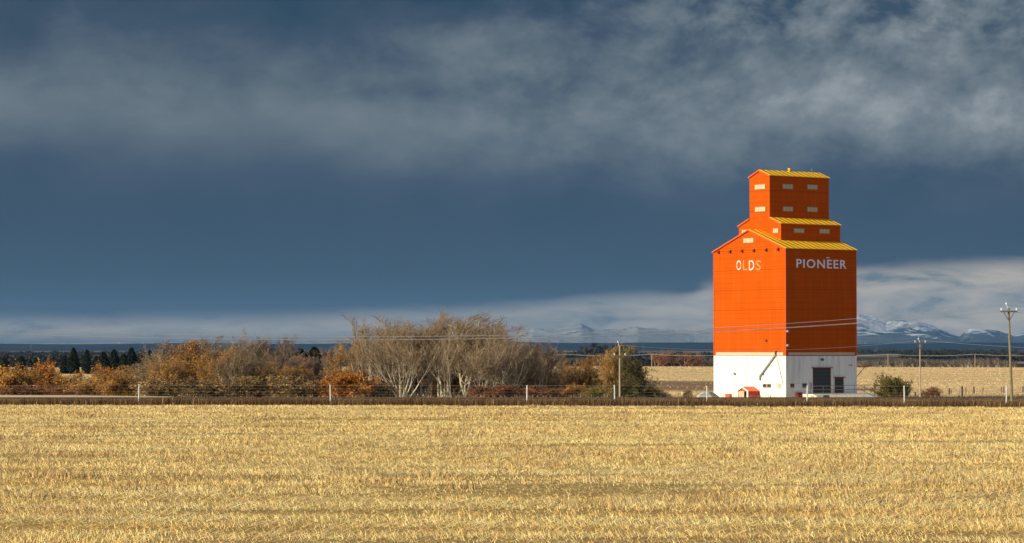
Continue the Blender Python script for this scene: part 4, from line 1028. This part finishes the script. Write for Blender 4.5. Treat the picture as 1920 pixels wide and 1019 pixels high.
# ------------------------------------------------------------------ stubble and grasses (blades)
def value_noise(x, y, seed):
    r = np.random.default_rng(seed); tab = r.uniform(0, 1, (256, 256))
    xi = np.floor(x).astype(int); yi = np.floor(y).astype(int); fx = x - xi; fy = y - yi
    fx = fx * fx * (3 - 2 * fx); fy = fy * fy * (3 - 2 * fy)
    g = lambda a, b: tab[(xi + a) % 256, (yi + b) % 256]
    return (g(0, 0) * (1 - fx) + g(1, 0) * fx) * (1 - fy) + (g(0, 1) * (1 - fx) + g(1, 1) * fx) * fy
def fbm(x, y, seed, o=4):
    s = 0; a = 0.5; 
    for k in range(o): s = s + a * value_noise(x * 2 ** k, y * 2 ** k, seed + k); a *= 0.5
    return s / (1 - 0.5 ** o)

def blades(X, Y, Z, h, wdt, lean_x, lean_y, cols, rg, bend=0.35):
    """two-segment tapering blades; lean_* = horizontal offset of the tip"""
    n = len(X); a = rg.uniform(0, np.pi, n); wx = np.cos(a) * wdt * 0.5; wy = np.sin(a) * wdt * 0.5
    b = np.stack([X, Y, Z], 1); wv = np.stack([wx, wy, np.zeros(n)], 1)
    mid = b + np.stack([lean_x * bend, lean_y * bend, h * 0.55], 1); tip = b + np.stack([lean_x, lean_y, h], 1)
    V = np.stack([b - wv, b + wv, mid - wv * 0.8, mid + wv * 0.8, tip - wv * 0.35, tip + wv * 0.35], 1).reshape(-1, 3)
    o = np.arange(n)[:, None] * 6
    Fc = np.concatenate([o + np.array([[0, 1, 3, 2]]), o + np.array([[2, 3, 5, 4]])], 0)
    me = np_mesh('blades', V, Fc); c = np.repeat(cols, 6, 0)
    shade = np.tile(np.array([1, 1, 1, 1, 1.0, 1.0]), n)[:, None]
    set_color(me, c * shade); return me

rg = np.random.default_rng(42)
def sample_wedge(n, d0, d1, power, rg, over=1.14, pad=3.0):
    u = rg.uniform(0, 1, n); D = (d0 ** power + u * (d1 ** power - d0 ** power)) ** (1 / power)
    X = rg.uniform(-1, 1, n) * (D * 0.2 * over + pad); return X, D
# the near field
n = 760000
X, D = sample_wedge(n, 43, 163, 0.6, rg)
edge = 161.8 - 0.133 * X + 0.5 * np.sin(X * 0.7)
k = D < edge; X, D = X[k], D[k]; n = len(X)
row = 0.28; D = np.where(rg.uniform(size=n) < 0.75, np.round((D + 0.03 * X) / row) * row - 0.03 * X + rg.normal(size=n) * 0.04, D)
nz = fbm(X / 5.0, D / 2.6, 1); nz2 = fbm(X / 1.1, D / 1.1, 9); streak = fbm(X / 16.0, D / 0.8, 21)
trk = fbm(X / 20 + 3, D / 3.2, 33)
keep = rg.uniform(size=n) < np.clip(0.62 + 0.6 * nz2, 0, 1) * np.where((trk < 0.33) | (streak < 0.36), 0.45, 1)
X, D, nz, nz2, streak, trk = [q[keep] for q in (X, D, nz, nz2, streak, trk)]; n = len(X)
flow = fbm(X / 4, D / 4, 61)
az = np.where(rg.uniform(size=n) < 0.7, rg.normal(2.7, 0.45, n) + 5.0 * (flow - 0.5), rg.uniform(0, 6.28, n))
lying = rg.uniform(size=n) < np.clip(0.58 + 1.0 * (nz - 0.45), 0.3, 0.9)
az = np.where(lying, rg.normal(0, 0.55, n) + np.pi * (rg.uniform(size=n) < 0.5) + 2.2 * (flow - 0.5), az)
h = np.where(lying, rg.uniform(0.02, 0.10, n), rg.uniform(0.06, 0.13, n)) * (0.75 + 0.5 * nz2) * np.where(trk < 0.33, 0.6, 1)
L = np.where(lying, rg.uniform(0.12, 0.38, n), rg.uniform(0.02, 0.11, n))
wd = 0.006 + 0.00011 * D
wd = wd * rg.uniform(0.6, 1.4, n)
pale = np.array([0.98, 0.74, 0.36]); gold = np.array([0.92, 0.555, 0.165]); brn = np.array([0.34, 0.21, 0.08]); grn = np.array([0.46, 0.31, 0.11])
m1 = np.clip(rg.uniform(size=n) * 0.8 + (streak - 0.5) * 1.6 + 0.12, 0, 1)[:, None]
c = gold * (1 - m1) + pale * m1
m2 = np.clip(-0.06 + (0.36 - nz) * 3 + (0.50 - streak) * 1.8 * np.clip(D / 90, 0.7, 1.5) + rg.normal(size=n) * 0.36, 0, 0.7)[:, None]; c = c * (1 - m2) + brn * m2
m3 = (np.clip((fbm(X / 3, D / 2, 55) - 0.62) * 5, 0, 0.8) * (rg.uniform(size=n) < 0.35))[:, None]; c = c * (1 - m3) + grn * m3
c = c * rg.uniform(0.62, 1.42, (n, 1))
c = np.clip(c, 0, 0.96)
longs = lying & (rg.uniform(size=n) < 0.10) & (flow > 0.5); L = np.where(longs, L * 1.9, L); h = np.where(longs, h + 0.05, h); c = np.where(longs[:, None], np.array([0.96, 0.80, 0.48]), c)
me = blades(X, D, gz(X, D) - 0.01, h, wd, np.cos(az) * L, np.sin(az) * L * 0.8, c, rg)
tag(link_mesh('stubble', me, M['straw']), 'cut golden straw stubble covering the near field', 'stubble', None, 'stuff')
# weedy darker tufts in the field
n = 9000
cx = rg.uniform(-1, 1, 120); cd = rg.uniform(0, 1, 120) ** 1.2 * 100 + 58
ci = rg.integers(0, 120, n); X = cx[ci] * cd[ci] * 0.22 + rg.normal(size=n) * 0.5; D = cd[ci] + rg.normal(size=n) * 0.35
k = D < 158.5 - 0.133 * X; X, D = X[k], D[k]; n = len(X)
c = np.array([0.42, 0.28, 0.12]) * rg.uniform(0.6, 1.7, (n, 1)); az = rg.uniform(0, 6.28, n)
me = blades(X, D, gz(X, D), rg.uniform(0.10, 0.28, n), np.full(n, 0.016) + 0.0001 * D, np.cos(az) * 0.10, np.sin(az) * 0.10, c, rg)
tag(link_mesh('dry_weeds', me, M['dry']), 'small brown tufts of dry weeds scattered in the stubble', 'weeds', None, 'stuff')
# ditch grass between field and road
n = 150000
X = rg.uniform(-52, 52, n); D = 161.8 - 0.133 * X + rg.uniform(0, 1, n) ** 1.5 * 57
k = D < 219; X, D = X[k], D[k]; n = len(X)
near = np.clip(1 - (D - 161.8 + 0.133 * X) / 14, 0, 1); t1 = fbm(X / 2.2, D / 5, 71)
h = (0.13 + 0.34 * near * (0.35 + t1)) * rg.uniform(0.6, 1.25, n)
az = rg.uniform(0, 6.28, n)
red = np.array([0.130, 0.066, 0.026]); tan_ = np.array([0.22, 0.14, 0.062]); dk_ = np.array([0.075, 0.042, 0.02])
m1 = np.clip((t1 - 0.35) * 2.2 + rg.normal(size=n) * 0.25, 0, 1)[:, None]; c = tan_ * (1 - m1) + red * m1
m1 = (rg.uniform(size=n) < 0.25 + 0.4 * near)[:, None]; c = np.where(m1, dk_, c) * rg.uniform(0.7, 1.25, (n, 1))
fr = (near > 0.96)[:, None] & (rg.uniform(size=(n, 1)) < 0.03); c = np.where(fr, np.array([0.55, 0.40, 0.19]), c)
me = blades(X, D, gz(X, D) - 0.02, h, np.full(n, 0.022) * rg.uniform(0.6, 1.4, n), np.cos(az) * 0.09, np.sin(az) * 0.09, c, rg)
tag(link_mesh('ditch_grass', me, M['dry']), 'reddish brown dry grass in the ditch behind the fence', 'grass', None, 'stuff')
# rough grass on the flat around the elevator
n = 60000
X = rg.uniform(-70, 75, n); D = rg.uniform(233, 330, n)
Xr = (X - EX) * math.cos(-PHI) - (D - EY) * math.sin(-PHI); Yr = (X - EX) * math.sin(-PHI) + (D - EY) * math.cos(-PHI)
k = ~((Xr > -3) & (Xr < WR + 4) & (Yr > -6) & (Yr < WL + 1)); X, D = X[k], D[k]; n = len(X)
t1 = fbm(X / 6, D / 9, 81); az = rg.uniform(0, 6.28, n)
c = np.array([0.21, 0.13, 0.065]) * (1 - t1[:, None]) + np.array([0.44, 0.31, 0.15]) * t1[:, None]; c = c * rg.uniform(0.6, 1.4, (n, 1))
me = blades(X, D, gz(X, D) - 0.02, rg.uniform(0.15, 0.45, n) * (0.4 + t1), np.full(n, 0.05), np.cos(az) * 0.1, np.sin(az) * 0.1, c, rg)
tag(link_mesh('rough_grass', me, M['dry']), 'brown rough grass on the flat around the elevator', 'grass', None, 'stuff')
# stubble clumps of the field behind
n = 110000
u = rg.uniform(0, 1, n); D = 335 + u ** 1.2 * 1150; X = rg.uniform(-1, 1, n) * (D * 0.21 + 5)
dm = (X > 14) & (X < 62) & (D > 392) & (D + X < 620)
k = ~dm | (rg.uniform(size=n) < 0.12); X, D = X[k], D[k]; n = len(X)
st_ = fbm(X / 80, D / 16, 91); az = rg.uniform(0, 6.28, n)
st_ = np.clip((st_ - 0.5) * 2.2 + 0.5, 0, 1); c = np.array([0.40, 0.275, 0.125]) * (1 - st_[:, None]) + np.array([0.60, 0.445, 0.225]) * st_[:, None]; c = c * rg.uniform(0.92, 1.08, (n, 1)); c = np.clip(c, 0, .95)
me = blades(X, D, gz(X, D) - 0.02, rg.uniform(0.05, 0.13, n) * (0.5 + st_), 0.10 + 0.00035 * D, np.cos(az) * 0.06, np.sin(az) * 0.06, c, rg)
tag(link_mesh('distant_stubble', me, M['straw']), 'tan cut stubble of the field beyond the elevator', 'stubble', None, 'stuff')

# ------------------------------------------------------------------ haze: one even box of air round everything
hb = MB().box(-16000, 16000, -400, 36000, -60, 640).build('haze', None)
hm = bpy.data.materials.new('haze'); hm.use_nodes = True; hn = hm.node_tree; hn.nodes.clear()
ho = hn.nodes.new('ShaderNodeOutputMaterial'); hv = hn.nodes.new('ShaderNodeVolumePrincipled')
hv.inputs['Color'].default_value = (0.22, 0.44, 0.76, 1); hv.inputs['Density'].default_value = 1.5e-5
hn.links.new(hv.outputs[0], ho.inputs['Volume']); hb.data.materials.append(hm)
tag(hb, kind='stuff')
